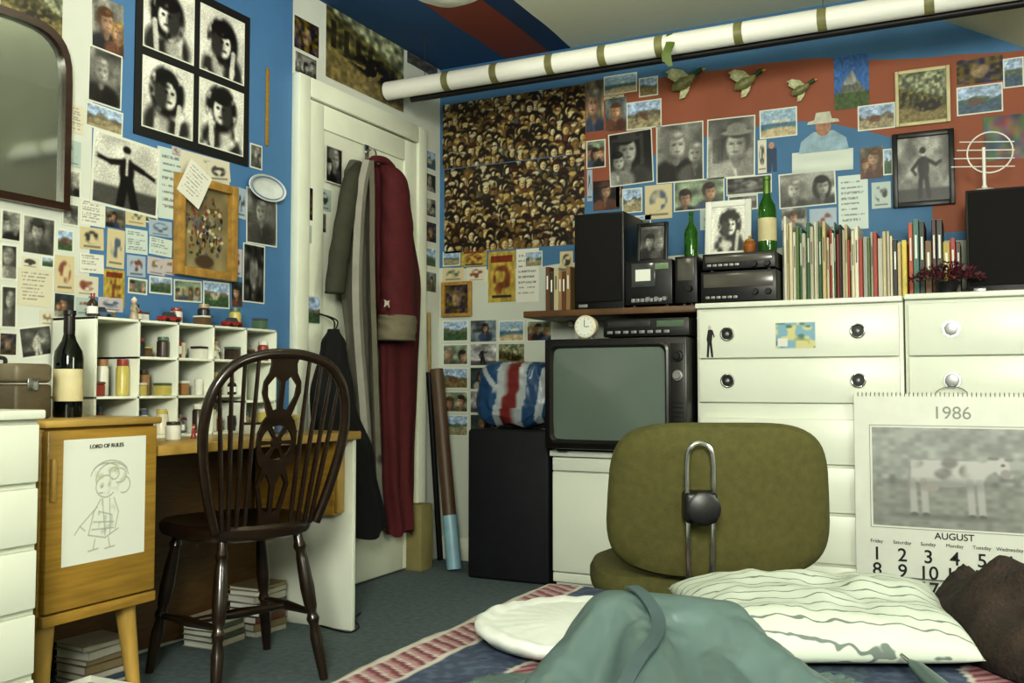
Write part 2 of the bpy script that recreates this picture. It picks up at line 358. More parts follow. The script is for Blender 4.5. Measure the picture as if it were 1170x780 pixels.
        for a in((.44,.5,.36,.4),(.36,.4,.3,.22),(.3,.22,.5,.18),(.5,.18,.66,.24),(.6,.5,.66,.38),(.66,.38,.62,.24),(.4,.44,.2,.3),(.2,.3,.26,.26),(.42,.4,.58,.36),(.36,.32,.6,.3),(.34,.26,.6,.25),(.46,.5,.5,.2),(.55,.5,.56,.2),(.2,.3,.14,.24),(.38,.18,.36,.1),(.54,.18,.56,.1),(.3,.09,.42,.1),(.5,.09,.62,.1)):bl(seg(*a,.004,.008),g)
        bl(ell(.48,.36,.14,.14)*np.clip(sn(26)*3-1.5,0,1)*.45,g)
    elif k=='flat':img[:]=[.78,.81,.77];img*=(.9+.15*sn(3))[...,None]
    if bw:
        g=img@np.array([.35,.5,.15]);g=np.clip((g-.42)*1.15+.43,.05,.88);g*=(.88+.2*sn(5));img=np.stack([g,g*1.0,g*.95],-1)
    if k in('portrait','group','figure','land','street','sea','darkart','hairy','arms'):
        p=np.pad(img,((1,1),(1,1),(0,0)),'edge');img=(p[:-2,1:-1]+p[2:,1:-1]+p[1:-1,:-2]+p[1:-1,2:]+2*img)/6
        img*=(1+.07*rng.standard_normal((ny,nx)))[...,None]
    if border:
        bx=border/w;by=border/h;m=((U<bx)|(U>1-bx)|(V<by)|(V>1-by));img[m]=[.85,.86,.81]
    img=np.clip(img,0,1);return np.where(img<=.04045,img/12.92,((img+.055)/1.055)**2.4)
def picmesh(name,w,h,kind,seed,border=0,th=.001,step=.0032):
    nx=int(min(200,max(14,w/step)));ny=int(min(200,max(14,h/step)))
    col=paint(kind,seed,nx,ny,w,h,border)
    X,Zc=np.meshgrid(np.linspace(-w/2,w/2,nx),np.linspace(-h/2,h/2,ny))
    vs=[(x,-th,z) for x,z in zip(X.ravel(),Zc.ravel())];n=len(vs)
    vs+=[(-w/2,0,-h/2),(w/2,0,-h/2),(w/2,0,h/2),(-w/2,0,h/2)]
    fs=[(j*nx+i,j*nx+i+1,(j+1)*nx+i+1,(j+1)*nx+i) for j in range(ny-1) for i in range(nx-1)]
    fs.append((n+3,n+2,n+1,n))
    fs.append([n,n+1]+[i for i in range(nx-1,-1,-1)])
    fs.append([n+2,n+3]+[(ny-1)*nx+i for i in range(nx)])
    fs.append([n+3,n]+[j*nx for j in range(ny)])
    fs.append([n+1,n+2]+[j*nx+nx-1 for j in range(ny-1,-1,-1)])
    me=bpy.data.meshes.new(name);me.from_pydata(vs,[],fs)
    a=me.color_attributes.new('Col','FLOAT_COLOR','POINT')
    buf=np.ones((n+4,4));buf[:n,:3]=col.reshape(-1,3);buf[n:,:3]=.75
    a.data.foreach_set('color',buf.ravel().astype(np.float32));me.materials.append(PRINT);return me
cnt=[0]
DESC={'portrait_bw':'black and white portrait photograph','hairy_bw':'high-contrast black and white portrait photograph','portrait':'colour portrait photograph','group_bw':'black and white group photograph','group':'colour group photograph','figure_bw':'black and white photograph of a standing figure','figure':'photograph of a standing figure','arms_bw':'black and white photograph of a dancing figure','land':'colour landscape postcard','sea':'seaside view postcard','peak':'mountain peak poster with blue sky','text':'typed white paper sheet','note':'small printed greeting card','floral':'floral picture','street':'street scene picture','yellow':'yellow printed leaflet','abstract':'multicoloured printed picture','darkart':'dark coloured picture','map':'blue and yellow map postcard','crowd':'collage of many small faces','flat':'blank pale paper sheet','land_bw':'black and white landscape photograph','text_bw':'typed sheet','darkart_bw':'dark black and white photograph'}
def place(plane,u0,v0,u1,v1,off=None):
    """rectangle measured on a real wall plane: returns centre, width, height, rz"""
    um,vm=(u0+u1)/2,(v0+v1)/2
    ai,val=plane
    a=ax(u0,vm,ai,val);b=ax(u1,vm,ai,val);t=ax(um,v0,ai,val);d=ax(um,v1,ai,val)
    if ai==0:w=abs(b.y-a.y);c=Vector((val,(a.y+b.y)/2,(t.z+d.z)/2));rz=pi/2;nrm=Vector((1,0,0))
    else:w=abs(b.x-a.x);c=Vector(((a.x+b.x)/2,val,(t.z+d.z)/2));rz=0;nrm=Vector((0,-1,0))
    return c,w,abs(t.z-d.z),rz,nrm
WL=(0,LX);WB=(1,BY)
def hang(plane,u0,v0,u1,v1,kind,border=None,tilt=0,where='pinned on the wall',group=None,off=None,name=None,step=.0032):
    cnt[0]+=1;i=cnt[0];c,w,h,rz,n=place(plane,u0,v0,u1,v1)
    if border is None:border=.006 if kind.endswith('bw') else .004 if kind in('land','sea','group') else 0
    nm=name or ('photograph' if kind.endswith('bw') or kind in('portrait','group','figure') else 'postcard' if kind in('land','sea','note','map') else 'paper_sheet' if kind in('text','flat') else 'poster')
    me=picmesh(nm,w,h,kind,i*13+5,border,step=step);o=bpy.data.objects.new(nm,me);COL.objects.link(o)
    o.location=c+n*(off if off is not None else .0002+(i%5)*.0004)
    o.rotation_mode='XYZ';o.rotation_euler=(0,math.radians(tilt),rz)
    if rz:o.rotation_euler=(Matrix.Rotation(rz,3,'Z')@Matrix.Rotation(math.radians(tilt),3,'Y')).to_euler()
    tag(o,DESC.get(kind,'printed picture')+' '+where,'poster' if nm=='poster' else 'picture' if nm!='paper_sheet' else 'paper',group)
    return o
def framed(plane,u0,v0,u1,v1,kind,fm,fwid=.02,dep=.02,label='framed picture',matb=0,lean=None,loc=None,size=None,rz=None):
    if plane:c,w,h,rz,n=place(plane,u0,v0,u1,v1);c=c+n*.001
    else:c=Vector(loc);w,h=size
    cnt[0]+=1
    e=thing('framed_picture',label,'picture frame',c,rz)
    if lean:e.rotation_euler=(Matrix.Rotation(rz,3,'Z')@Matrix.Rotation(lean,3,'X')).to_euler()
    b=B()
    for sx in(-1,1):b.box(sx*(w/2-fwid/2)-fwid/2,sx*(w/2-fwid/2)+fwid/2,-dep,0,-h/2,h/2,.003)
    for sz in(-1,1):b.box(-w/2+fwid,w/2-fwid,-dep,0,sz*(h/2-fwid/2)-fwid/2,sz*(h/2-fwid/2)+fwid/2,.003)
    b.done('frame',fm,e,local=True)
    me=picmesh('picture',w-2*fwid,h-2*fwid,kind,cnt[0]*7,matb,th=.004);o=bpy.data.objects.new('picture',me);COL.objects.link(o);o.parent=e;o.location=(0,-.002,0)
    return e
# ============ ROOM SHELL
def wallmat_back():
    m,N,L,b=newmat('mural_paint_back')
    g=N.new('ShaderNodeNewGeometry');sp=N.new('ShaderNodeSeparateXYZ');L.new(g.outputs['Position'],sp.inputs[0])
    ns=N.new('ShaderNodeTexNoise');ns.inputs['Scale'].default_value=1.3;L.new(g.outputs['Position'],ns.inputs['Vector'])
    def M(op,a,b_=None,c=None):
        n=N.new('ShaderNodeMath');n.operation=op
        for i,x in enumerate((a,b_,c)):
            if x is None:continue
            if isinstance(x,(int,float)):n.inputs[i].default_value=x
            else:L.new(x,n.inputs[i])
        return n.outputs[0]
    x,z=sp.outputs[0],sp.outputs[2]
    d=M('ADD',x,.85);d2=M('MULTIPLY',d,d)
    nz=M('MULTIPLY',M('SUBTRACT',ns.outputs['Fac'],.5),.12)
    low=M('ADD',M('SUBTRACT',1.95,M('MULTIPLY',d2,.35)),nz)
    top=M('ADD',M('SUBTRACT',2.215,M('MULTIPLY',M('MAXIMUM',d,0),.07)),nz)
    red=M('MULTIPLY',M('GREATER_THAN',z,low),M('LESS_THAN',z,top))
    rr=M('MULTIPLY',M('GREATER_THAN',x,-.17),M('MULTIPLY',M('LESS_THAN',z,1.95),M('GREATER_THAN',z,1.45)))
    red=M('MAXIMUM',red,rr)
    red=M('MULTIPLY',red,M('GREATER_THAN',x,-1.72))
    def mix(f,a,b_):
        n=N.new('ShaderNodeMix');n.data_type='RGBA'
        L.new(f,n.inputs[0])
        for i,q in((6,a),(7,b_)):
            if isinstance(q,tuple):n.inputs[i].default_value=(*lin(q),1)
            else:L.new(q,n.inputs[i])
        return n.outputs[2]
    n3=N.new('ShaderNodeTexNoise');n3.inputs['Scale'].default_value=5;L.new(g.outputs['Position'],n3.inputs['Vector'])
    blue=mix(n3.outputs['Fac'],(64,104,142),(80,126,162));redc=mix(n3.outputs['Fac'],(132,74,52),(154,90,64))
    c1=mix(red,blue,redc);c2=mix(M('LESS_THAN',z,M('ADD',1.42,nz)),c1,(196,202,190))
    L.new(c2,b.inputs['Base Color']);b.inputs['Roughness'].default_value=.65;return m
def wallmat_left():
    m,N,L,b=newmat('mural_paint_left')
    g=N.new('ShaderNodeNewGeometry');sp=N.new('ShaderNodeSeparateXYZ');L.new(g.outputs['Position'],sp.inputs[0])
    r=N.new('ShaderNodeValToRGB');mr=N.new('ShaderNodeMapRange');mr.inputs[1].default_value=1;mr.inputs[2].default_value=4.1
    L.new(sp.outputs[1],mr.inputs[0]);L.new(mr.outputs[0],r.inputs[0]);r.color_ramp.interpolation='CONSTANT'
    E=r.color_ramp.elements
    def P(y):return (y-1)/3.1
    bl_=(*lin((78,122,166)),1);wh=(*lin((208,212,202)),1)
    E[0].color=wh;E[0].position=0;E[1].position=P(1.83);E[1].color=wh
    e=E.new(P(1.995));e.color=bl_;e=E.new(P(2.93));e.color=wh
    n=N.new('ShaderNodeTexNoise');n.inputs['Scale'].default_value=4;L.new(g.outputs['Position'],n.inputs['Vector'])
    hs=N.new('ShaderNodeHueSaturation');mr2=N.new('ShaderNodeMapRange');mr2.inputs[3].default_value=.85;mr2.inputs[4].default_value=1.1;L.new(n.outputs['Fac'],mr2.inputs[0]);L.new(mr2.outputs[0],hs.inputs['Value'])
    L.new(r.outputs[0],hs.inputs['Color']);L.new(hs.outputs[0],b.inputs['Base Color']);b.inputs['Roughness'].default_value=.6;return m
def ceilmat():
    m,N,L,b=newmat('ceiling_paint')
    g=N.new('ShaderNodeNewGeometry');sp=N.new('ShaderNodeSeparateXYZ');L.new(g.outputs['Position'],sp.inputs[0])
    n=N.new('ShaderNodeTexNoise');n.inputs['Scale'].default_value=1.5;L.new(g.outputs['Position'],n.inputs['Vector'])
    ma=N.new('ShaderNodeMath');ma.operation='MULTIPLY_ADD';L.new(n.outputs['Fac'],ma.inputs[0]);ma.inputs[1].default_value=.05;L.new(sp.outputs[0],ma.inputs[2])
    mr=N.new('ShaderNodeMapRange');mr.inputs[1].default_value=-2.5;mr.inputs[2].default_value=-1.5;L.new(ma.outputs[0],mr.inputs[0])
    r=N.new('ShaderNodeValToRGB');r.color_ramp.interpolation='CONSTANT';L.new(mr.outputs[0],r.inputs[0]);E=r.color_ramp.elements
    E[0].color=(*lin((40,80,124)),1);E[1].position=.82;E[1].color=(*lin((216,218,198)),1)
    e=E.new(.46);e.color=(*lin((128,62,46)),1);e=E.new(.70);e.color=(*lin((30,60,98)),1)
    L.new(r.outputs[0],b.inputs['Base Color']);b.inputs['Roughness'].default_value=.7;return m
carpet=mat('blue_grey_carpet',(100,114,118),.95,var=.18,scale=40,bump=.5,bs=350)
struct(B().box(LX-.1,1.5,-1.3,BY+.1,-.1,0).done('floor',carpet))
struct(B().box(LX-.1,1.5,BY,BY+.1,0,CZ).done('wall_back',wallmat_back()))
struct(B().box(LX-.1,LX,-1.3,BY,0,CZ).done('wall_left',wallmat_left()))
struct(B().box(LX-.1,-.36,-1.3,BY+.1,CZ,CZ+.08).done('ceiling',ceilmat()))
b=B();b.loft([[(-.38,y,2.44),(1.5,y,1.40),(1.5,y,1.48),(-.38,y,2.52)] for y in(-1.3,BY+.0)])
struct(b.done('ceiling_slope',cream))
struct(B().box(1.4,1.5,-1.3,BY,0,1.46).done('wall_right',cream))
struct(B().box(LX,LX+.015,-1.3,2.93,0,.11,.003).done('baseboard_left',white))
struct(B().box(LX+.016,1.39,BY-.015,BY,0,.11,.003).done('baseboard_back',white))
# door
DY0,DY1=3.01,3.82
b=B();b.box(LX,LX+.014,DY0,DY1,.01,2.0)
for y0,y1,z0,z1 in((DY0,DY0+.1,.01,2.0),(DY1-.1,DY1,.01,2.0),(DY0+.1,DY1-.1,1.9,2.0),(DY0+.1,DY1-.1,.01,.2),(DY0+.1,DY1-.1,.85,1.0)):
    b.box(LX+.014,LX+.026,y0,y1,z0,z1,.003)
struct(b.done('door_1',white))
b=B();b.box(LX,LX+.04,DY0-.075,DY0-.002,0,2.085,.006);b.box(LX,LX+.04,DY1+.002,DY1+.075,0,2.085,.006);b.box(LX,LX+.04,DY0-.002,DY1+.002,2.005,2.085,.006)
struct(b.done('trim_1',white))
# ============ CHESTS
CF=3.65;ZT=1.17
def chest(name,label,x0,x1,yf,yb,z1,rows,hx,knob=False,z0=0,overh=.008):
    e=thing(name,label,'chest of drawers',((x0+x1)/2,(yf+yb)/2,z0))
    B().box(x0,x1,yf+.02,yb,z0,z1-.02,.003).done('body',chestw,e)
    B().box(x0-.0,x1+.0,yf-overh,yb,z1-.02,z1,.004).done('top_panel',chestw,e)
    for za,zb,hs in rows:
        B().box(x0+.012,x1-.012,yf,yf+.02,za,zb,.004).done('drawer_front',chestw,e)
        for h in (hx if hs else []):
            zc=(za+zb)/2
            if knob:
                bb=B();bb.turned((h,yf,zc),(h,yf-.025,zc),[(0,.012),(.5,.01),(.7,.022),(.95,.02),(1,.012)],20);o=bb.done('drawer_knob',silver,e)
                B().turned((h,yf-.001,zc),(h,yf-.004,zc),[(0,.03),(1,.029)],24).done('knob_plate',chrome,e)
            else:
                ring=[Vector((h+.024*cos(t*pi/12),yf-.003,zc+.024*sin(t*pi/12))) for t in range(24)]
                B().tube(ring,.004,8,True).done('handle_ring',chrome,e)
                B().turned((h,yf+.0,zc),(h,yf-.003,zc),[(0,.022),(1,.02)],24).done('handle_cup',black,e)
                B().ball((h,yf-.004,zc),(.009,.006,.009),12).done('handle_knob',silver,e)
    return e
xA=ax(795,400,1,CF).x;xB=ax(1032,400,1,CF).x
chest('chest_of_drawers','tall white laminate chest with round recessed handles',xA,xB,CF,BY-.02,ZT,
  [(.955,1.14,1),(.785,.95,1),(.56,.725,0),(.385,.55,0),(.2,.375,0),(.04,.19,0)],[ax(831,388,1,CF).x,ax(980,386,1,CF).x])
xC=xB+.006
chest('chest_of_drawers','white laminate chest with metal knobs and a hanging calendar',xC,xC+.8,CF,BY-.02,ZT+.005,
  [(.955,1.14,1),(.785,.95,1),(.56,.77,0),(.3,.55,0),(.04,.29,0)],[ax(1087,385,1,CF).x,xC+.62],True)
# calendar on the knob
kx=ax(1087,437,1,CF).x
CW=.64;zb0=.18;e=thing('wall_calendar','large white spiral-bound calendar with a cow photograph','calendar',(kx,CF-.028,zb0))
zt=ax(1088,450,1,CF).z
B().box(kx-CW/2,kx+CW/2,CF-.031,CF-.026,zb0,zt,.001).done('page',paperw,e)
b=B()
for i in range(44):
    x=kx-CW/2+.015+i*(CW-.03)/43
    b.tube([Vector((x,CF-.0285+.006*cos(t*pi/5),zt-.002+.008*sin(t*pi/5))) for t in range(10)],.0012,5,True)
b.done('spiral_binding',chrome,e)
b=B();b.tube(cat([(kx-.05,CF-.029,zt+.006),(kx-.03,CF-.029,zt+.02),(kx,CF-.03,zt+.026),(kx+.03,CF-.029,zt+.02),(kx+.05,CF-.029,zt+.006)]),.0018,6);b.done('hanging_wire',chrome,e)
me=picmesh('cow_photograph',.52,.345,'cow',3,0,th=.001,step=.0028);o=bpy.data.objects.new('cow_photograph',me);COL.objects.link(o);o.parent=e
zc_=(ax(1080,487,1,CF).z+ax(1080,604,1,CF).z)/2
o.location=(.0,-.0035,zc_-zb0)
b=B();W2,H2=.268,.18
for sz in(-1,1):b.box(-W2,W2,-.0052,-.0035,zc_-zb0+sz*H2-.001,zc_-zb0+sz*H2+.001)
for sx in(-1,1):b.box(sx*W2-.001,sx*W2+.001,-.0052,-.0035,zc_-zb0-H2,zc_-zb0+H2)
grey=mat('grey_ink',(150,154,146),.6,var=.02)
b.done('picture_rule',grey,e,local=True)
def T(t,size,x,z,m,off=0,p=e,nm='lettering',y=-.0042):return addmesh(nm,textmesh(t,size,off),m,p,(x,y,z))
T('1986',.062,0,ax(1088,472,1,CF).z-zb0,grey)
T('AUGUST',.032,0,ax(1088,612,1,CF).z-zb0,ink,.0003)
days=['Friday','Saturday','Sunday','Monday','Tuesday','Wednesday','Thursday']
for i in range(7):
    x=-.25+i*.0835
    T(days[i],.017,x,ax(1088,622,1,CF).z-zb0,ink)
    for r_ in range(5):
        n=1+i+7*r_
        if n<32:T(str(n),.064,x,ax(1088,637,1,CF).z-zb0-.055*r_,ink,.0006)
# sticker figure and postcard on chest
hang((1,CF-.0),886,368,932,398,'map',.003,0,'stuck on the white chest of drawers',off=.001)
e=thing('figure_sticker','small black and white standing figure sticker on white chest','sticker',ax(811,408,1,CF-.001))
B().mesh(plate([[(-.012,0),(-.004,0),(0,.05),(.006,0),(.014,0),(.008,.06),(.012,.09),(.017,.075),(.02,.08),(.012,.105),(.004,.108),(-.006,.106),(-.012,.07),(-.009,.055)]],.001)).done('body',ink,e,local=True)
B().mesh(plate([[(.006*cos(t),.115+.009*sin(t)) for t in np.linspace(0,6.1,14)]],.001)).done('head',mat('print_skin',(200,185,170)),e,local=True)
# white cabinet under tv
x0=ax(630,600,1,CF+.02).x;x1=xA-.012
e=thing('television_cabinet','low white cabinet with plain door under the television','cabinet',((x0+x1)/2,3.86,0))
ztc=ax(680,517,1,3.6).z
B().box(x0,x1,CF+.04,BY-.02,.03,ztc-.025,.003).done('body',chestw,e);B().box(x0-.004,x1,CF+.01,BY-.02,ztc-.025,ztc,.004).done('top_panel',chestw,e)
B().box(x0+.01,x1-.01,CF+.05,BY-.03,0,.03).done('plinth',chestw,e)
B().box(x0+.004,x1-.004,CF+.022,CF+.04,.075,ztc-.09,.004).done('door',chestw,e)
B().box(x0+.004,x1-.004,CF+.022,CF+.04,ztc-.085,ztc-.03,.004).done('drawer_front',chestw,e)
B().box(x0+.004,x1-.004,CF+.026,CF+.04,.032,.07,.003).done('lower_rail',chestw,e)
# television
tx0=ax(622,450,1,3.58).x;tx1=xA-.016;tz0=ztc+.012;tz1=ax(700,386,1,3.58).z
e=thing('television','old black cased television with curved grey screen','television',((tx0+tx1)/2,3.75,ztc))
tvb=mat('television_case',(26,23,22),.35,var=.2,scale=8,stretch=(8,1,1))
b=B();b.box(tx0,tx1,3.58,3.8,tz0,tz1,.008)
b.loft([[(tx0+.01,3.8,tz0+.01),(tx1-.01,3.8,tz0+.01),(tx1-.01,3.8,tz1-.01),(tx0+.01,3.8,tz1-.01)],[(tx0+.1,3.98,tz0+.06),(tx1-.1,3.98,tz0+.06),(tx1-.1,3.98,tz1-.08),(tx0+.1,3.98,tz1-.08)]])
b.done('case',tvb,e)
for x in(tx0+.06,tx1-.06):
    for y in(3.64,3.9):B().box(x-.02,x+.02,y-.02,y+.02,ztc,tz0+.002).done('foot',black,e)
sx0,sx1=ax(629,450,1,3.575).x,ax(763,450,1,3.575).x;sz0,sz1=tz0+.028,tz1-.026
def rr(cx,cz,hw,hh,r,y,n=8):
    p=[]
    for k,(sx,sz) in enumerate(((1,1),(-1,1),(-1,-1),(1,-1))):
        for j in range(n+1):
            a=k*pi/2+j*pi/2/n;p.append(Vector((cx+sx*(hw-r)+r*cos(a),y,cz+sz*(hh-r)+r*sin(a))))
    return p
scx,scz,hw,hh=(sx0+sx1)/2,(sz0+sz1)/2,(sx1-sx0)/2,(sz1-sz0)/2
b=B();b.loft([rr(scx,scz,hw+.006,hh+.006,.03,3.579),rr(scx,scz,hw+.006,hh+.006,.03,3.566),rr(scx,scz,hw-.002,hh-.002,.028,3.563),rr(scx,scz,hw-.012,hh-.012,.03,3.577)],cap=False)
b.done('screen_bezel',mat('bezel_plastic',(36,34,32),.3),e)
scr=mat('television_screen',(100,112,104),.22,var=.03,scale=1,coat=.3)
vs=[];fs=[];n_=36
for j in range(n_+1):
    for i in range(n_+1):
        u=-1+2*i/n_;v=-1+2*j/n_
        x_=u*(hw-.008)*(1-.035*v*v);z_=v*(hh-.008)*(1-.035*u*u)
        vs.append((scx+x_,3.5785-.016*(1-u*u)*(1-v*v)**.9-.003*(1-max(abs(u),abs(v))),scz+z_))
for j in range(n_):
    for i in range(n_):a=j*(n_+1)+i;fs.append((a,a+1,a+n_+2,a+n_+1))
me=bpy.data.meshes.new('s');me.from_pydata(vs,[],fs);B().mesh(me).done('screen',scr,e,ang=3)
cx0=sx1+.01
B().box(cx0,tx1-.006,3.572,3.58,sz0,sz1,.003).done('control_panel',mat('panel_grey',(34,32,31),.4),e)
for i in range(2):
    z=sz1-.05-i*.075;xc=(cx0+tx1)/2
    B().turned((xc,3.572,z),(xc,3.552,z),[(0,.022),(.6,.02),(.65,.014),(1,.012)],20).done('tuning_knob',silver if i==1 else black,e)
b=B()
for i in range(9):b.box(cx0+.008,tx1-.014,3.568,3.573,sz0+.02+i*.018,sz0+.026+i*.018,.001)
b.done('speaker_grille',black,e)
# video recorder on tv, clock
vx0,vx1=ax(688,370,1,3.62).x,tx1-.005
e=thing('video_recorder','black video recorder with small silver controls on television','video recorder',((vx0+vx1)/2,3.75,tz1))
vz1=tz1+.078
B().box(vx0,vx1,3.63,3.95,tz1+.006,vz1,.005).done('case',black,e)
for i in range(8):B().box(vx0+.02+i*.034,vx0+.042+i*.034,3.622,3.63,tz1+.018,tz1+.03,.001).done('button',silver,e)
B().box(vx0+.02,vx0+.2,3.626,3.631,tz1+.042,vz1-.008,.001).done('cassette_flap',mat('flap_grey',(48,48,50),.25),e)
B().box(vx1-.13,vx1-.02,3.626,3.631,tz1+.042,vz1-.01,.001).done('clock_display',mat('display_glass',(90,110,90),.15),e)
for x in(vx0+.03,vx1-.03):
    for y in(3.67,3.91):B().box(x-.01,x+.01,y-.01,y+.01,tz1,tz1+.007).done('foot',black,e)
cc=ax(669,370,1,3.64)
e=thing('alarm_clock','round cream alarm clock standing on the television','clock',(cc.x,3.655,tz1))
cz=tz1+.052
B().turned((cc.x,3.68,cz),(cc.x,3.63,cz),[(0,.04),(.1,.045),(.9,.048),(1,.044)],32).done('case',mat('clock_case',(222,215,190),.3),e)
B().turned((cc.x,3.631,cz),(cc.x,3.628,cz),[(0,.04),(1,.039)],32).done('dial',paperw,e)
b=B();b.box(cc.x-.001,cc.x+.001,3.626,3.6275,cz,cz+.028);b.box(cc.x,cc.x+.02,3.626,3.6275,cz-.0012,cz+.0012)
b.done('clock_hands',ink,e)
b=B()
for i in range(12):
    a=i*pi/6;b.box(cc.x+.034*cos(a)-.0012,cc.x+.034*cos(a)+.0012,3.6265,3.628,cz+.034*sin(a)-.0012,cz+.034*sin(a)+.0012)
b.done('hour_marks',ink,e)
for s_ in(-1,1):B().cyl((cc.x+s_*.025,3.655,tz1),(cc.x+s_*.018,3.655,cz-.038),.005).done('foot',chrome,e)
# shelf board
shx0=ax(600,350,1,3.72).x
e=thing('wall_shelf','brown wooden shelf board above the television','shelf',((shx0+xA)/2,3.9,ZT-.03))
brw=mat('brown_shelf_wood',(96,70,44),.45,var=.25,scale=8,stretch=(1,9,1))
B().box(shx0,xA-.004,3.70,BY-.001,ZT-.028,ZT,.004).done('board',brw,e)
for x in(shx0+.1,xA-.08):
    b=B();b.box(x-.01,x+.01,3.98,BY-.016,ZT-.05,ZT-.029,.002);b.box(x-.01,x+.01,BY-.02,BY-.001,ZT-.12,ZT-.029,.002);b.done('bracket',chestw,e)
# speakers
def speaker(x0,x1,yf,yb,z0,z1,label):
    e=thing('loudspeaker',label,'speaker',((x0+x1)/2,(yf+yb)/2,z0))
    B().box(x0,x1,yf+.012,yb,z0,z1,.004).done('cabinet',black,e)
    B().box(x0+.008,x1-.008,yf,yf+.012,z0+.03,z1-.008,.005).done('grille',grille,e)
    B().box(x0+.02,x0+.06,yf+.008,yf+.013,z0+.008,z0+.022,.001).done('badge',silver,e)
speaker(ax(655,300,1,3.72).x,ax(712,300,1,3.72).x,3.72,3.98,ZT,ax(690,242,1,3.72).z,'tall black loudspeaker on the wooden shelf')
spx0=ax(1104,280,1,3.74).x;spz=ax(1140,214,1,3.76).z
speaker(spx0,spx0+.26,3.76,4.0,ZT+.005,spz,'black loudspeaker on the chest beside the books')
def deck(x0,x1,yf,z0,z1,name,label,kind):
    e=thing(name,label,'hi-fi',((x0+x1)/2,yf+.12,z0));w=x1-x0;h=z1-z0
    b=B();b.box(x0,x1,yf,yf+.26,z0+.008,z1,.004);b.done('case',black,e)
    for x in(x0+.03,x1-.03):
        for y in(yf+.03,yf+.22):B().cyl((x,y,z0),(x,y,z0+.009),.012).done('foot',black,e)
    if kind=='deck':
        B().box(x0+.03,x0+.13,yf-.006,yf,z0+h*.42,z1-.012,.002).done('cassette_door',mat('smoked_panel',(70,72,74),.15),e)
        o=B().mesh(plate([[(x0+.048,z0+h*.55),(x0+.112,z0+h*.55),(x0+.112,z0+h*.8),(x0+.048,z0+h*.8)]],.001)).done('cassette_label',paperw,e);o.location.y+=yf-.0065
        for i in range(7):B().box(x0+.03+i*.019,x0+.045+i*.019,yf-.01,yf,z0+.018,z0+.034,.001).done('key',silver,e)
        for i in range(3):B().turned((x1-.03-i*.035,yf,z0+.03),(x1-.03-i*.035,yf-.014,z0+.03),[(0,.011),(1,.009)],16).done('knob',silver,e)
        B().box(x1-.12,x1-.015,yf-.003,yf,z1-.04,z1-.015,.001).done('level_meter',mat('meter_green',(120,140,110),.2),e)
    else:
        B().box(x0+.012,x1-.012,yf-.003,yf,z0+h*.5,z1-.01,.001).done('tuner_dial',mat('dial_grey',(84,82,76),.2),e)
        for i in range(int((w-.1)/.03)):B().box(x0+.02+i*.022,x0+.036+i*.022,yf-.007,yf,z0+.02,z0+.03,.001).done('button',silver,e)
        for i in range(2 if w>.2 else 1):B().turned((x1-.03-i*.05,yf,z0+h*.33),(x1-.03-i*.05,yf-.016,z0+h*.33),[(0,.013),(1,.011)],20).done('knob',black,e)
deck(ax(714,320,1,3.705).x,ax(768,320,1,3.705).x,3.705,ZT,ax(740,297,1,3.705).z,'cassette_deck','black cassette deck with silver keys on the shelf','deck')
deck(ax(771,320,1,3.70).x,xA-.006,3.70,ZT+.0,ax(780,293,1,3.705).z,'radio_tuner','narrow black tuner unit on the shelf','tuner')
r0,r1=xA+.008,ax(887,320,1,3.70).x
zmid=ax(840,309,1,3.70).z
deck(r0,r1,3.70,ZT,zmid,'stereo_receiver','wide black receiver with tuning dial on white chest','tuner')
deck(r0+.005,r1-.005,3.71,zmid,ax(840,288,1,3.70).z,'stereo_amplifier','slim black amplifier stacked on the receiver','tuner')
zstk=ax(840,288,1,3.70).z
# books
PAL=[(214,210,190),(200,200,184),(190,194,178),(204,194,164),(88,112,60),(172,170,150),(60,100,66),(184,170,134),(144,150,140),(200,180,60),(156,58,46),(206,198,172),(66,84,116),(188,168,124),(30,30,32),(92,124,80),(214,194,86),(116,94,70)]
greyp=mat('spine_print',(110,100,90),.6)
def book(x,w,h,y,z,m,name,label,cat_,group,dep=.2,lean=0,title=True):
    e=thing(name,label,cat_,(x,y,z),group=group,rot=(0,lean,0))
    b=B();b.box(0,w,0,dep,0,h,min(.002,w*.2),1);b.done('cover',m,e,local=True)
    b=B();b.box(.0015,w-.0015,.003,dep+.001,h-.003,h+.0006);b.done('pages',paperw,e,local=True)
    if title:b=B();b.box(w*.32,w*.68,-.0006,.0006,h*.5,h*.8);b.done('spine_title',greyp if sum(m.diffuse_color[:3])>.8 else paperw,e,local=True)
    return e
def cmat(c,nm='cover',r=.45):
    m=mat(nm+'_%d_%d_%d'%c,c,r,var=.06);m.diffuse_color=(*lin(c),1);return m
def dn(c):
    r,g,b=c
    if min(c)>160:return 'white'
    if r>g*1.5 and r>b*1.4:return 'red'
    if r>180 and g>150 and b<110:return 'yellow'
    if g>r and g>b*1.1:return 'green'
    if b>r*1.2:return 'blue'
    if max(c)<70:return 'black'
    return 'grey' if max(c)-min(c)<25 else 'brown'
rb=random.Random(3)
xs0=ax(892,300,1,3.8).x+.006
x=xs0;xe=ax(1034,300,1,3.8).x
while x<xe-.008:
    t=(x-xs0)/(xe-xs0);w=rb.uniform(.004,.014) if t<.6 else rb.uniform(.007,.018);c=rb.choice(PAL[:9] if t<.3 else PAL)
    h=(.345-.10*t)*rb.uniform(.8,1.02)
    book(x,w,h,3.8+rb.uniform(-.02,.012),ZT,cmat(c),'magazine','thin %s magazine standing in a row on chest'%dn(c),'magazine','magazines in a row on the chest',title=rb.random()<.5);x+=w+.0012
xe2=ax(1100,300,1,3.8).x;PB=[(60,30,24),(150,40,36),(200,190,170),(40,44,40),(110,80,50),(205,200,190),(30,40,60),(180,80,50),(60,110,100),(170,150,60),(80,60,50)]
x=max(xe,x)+.004
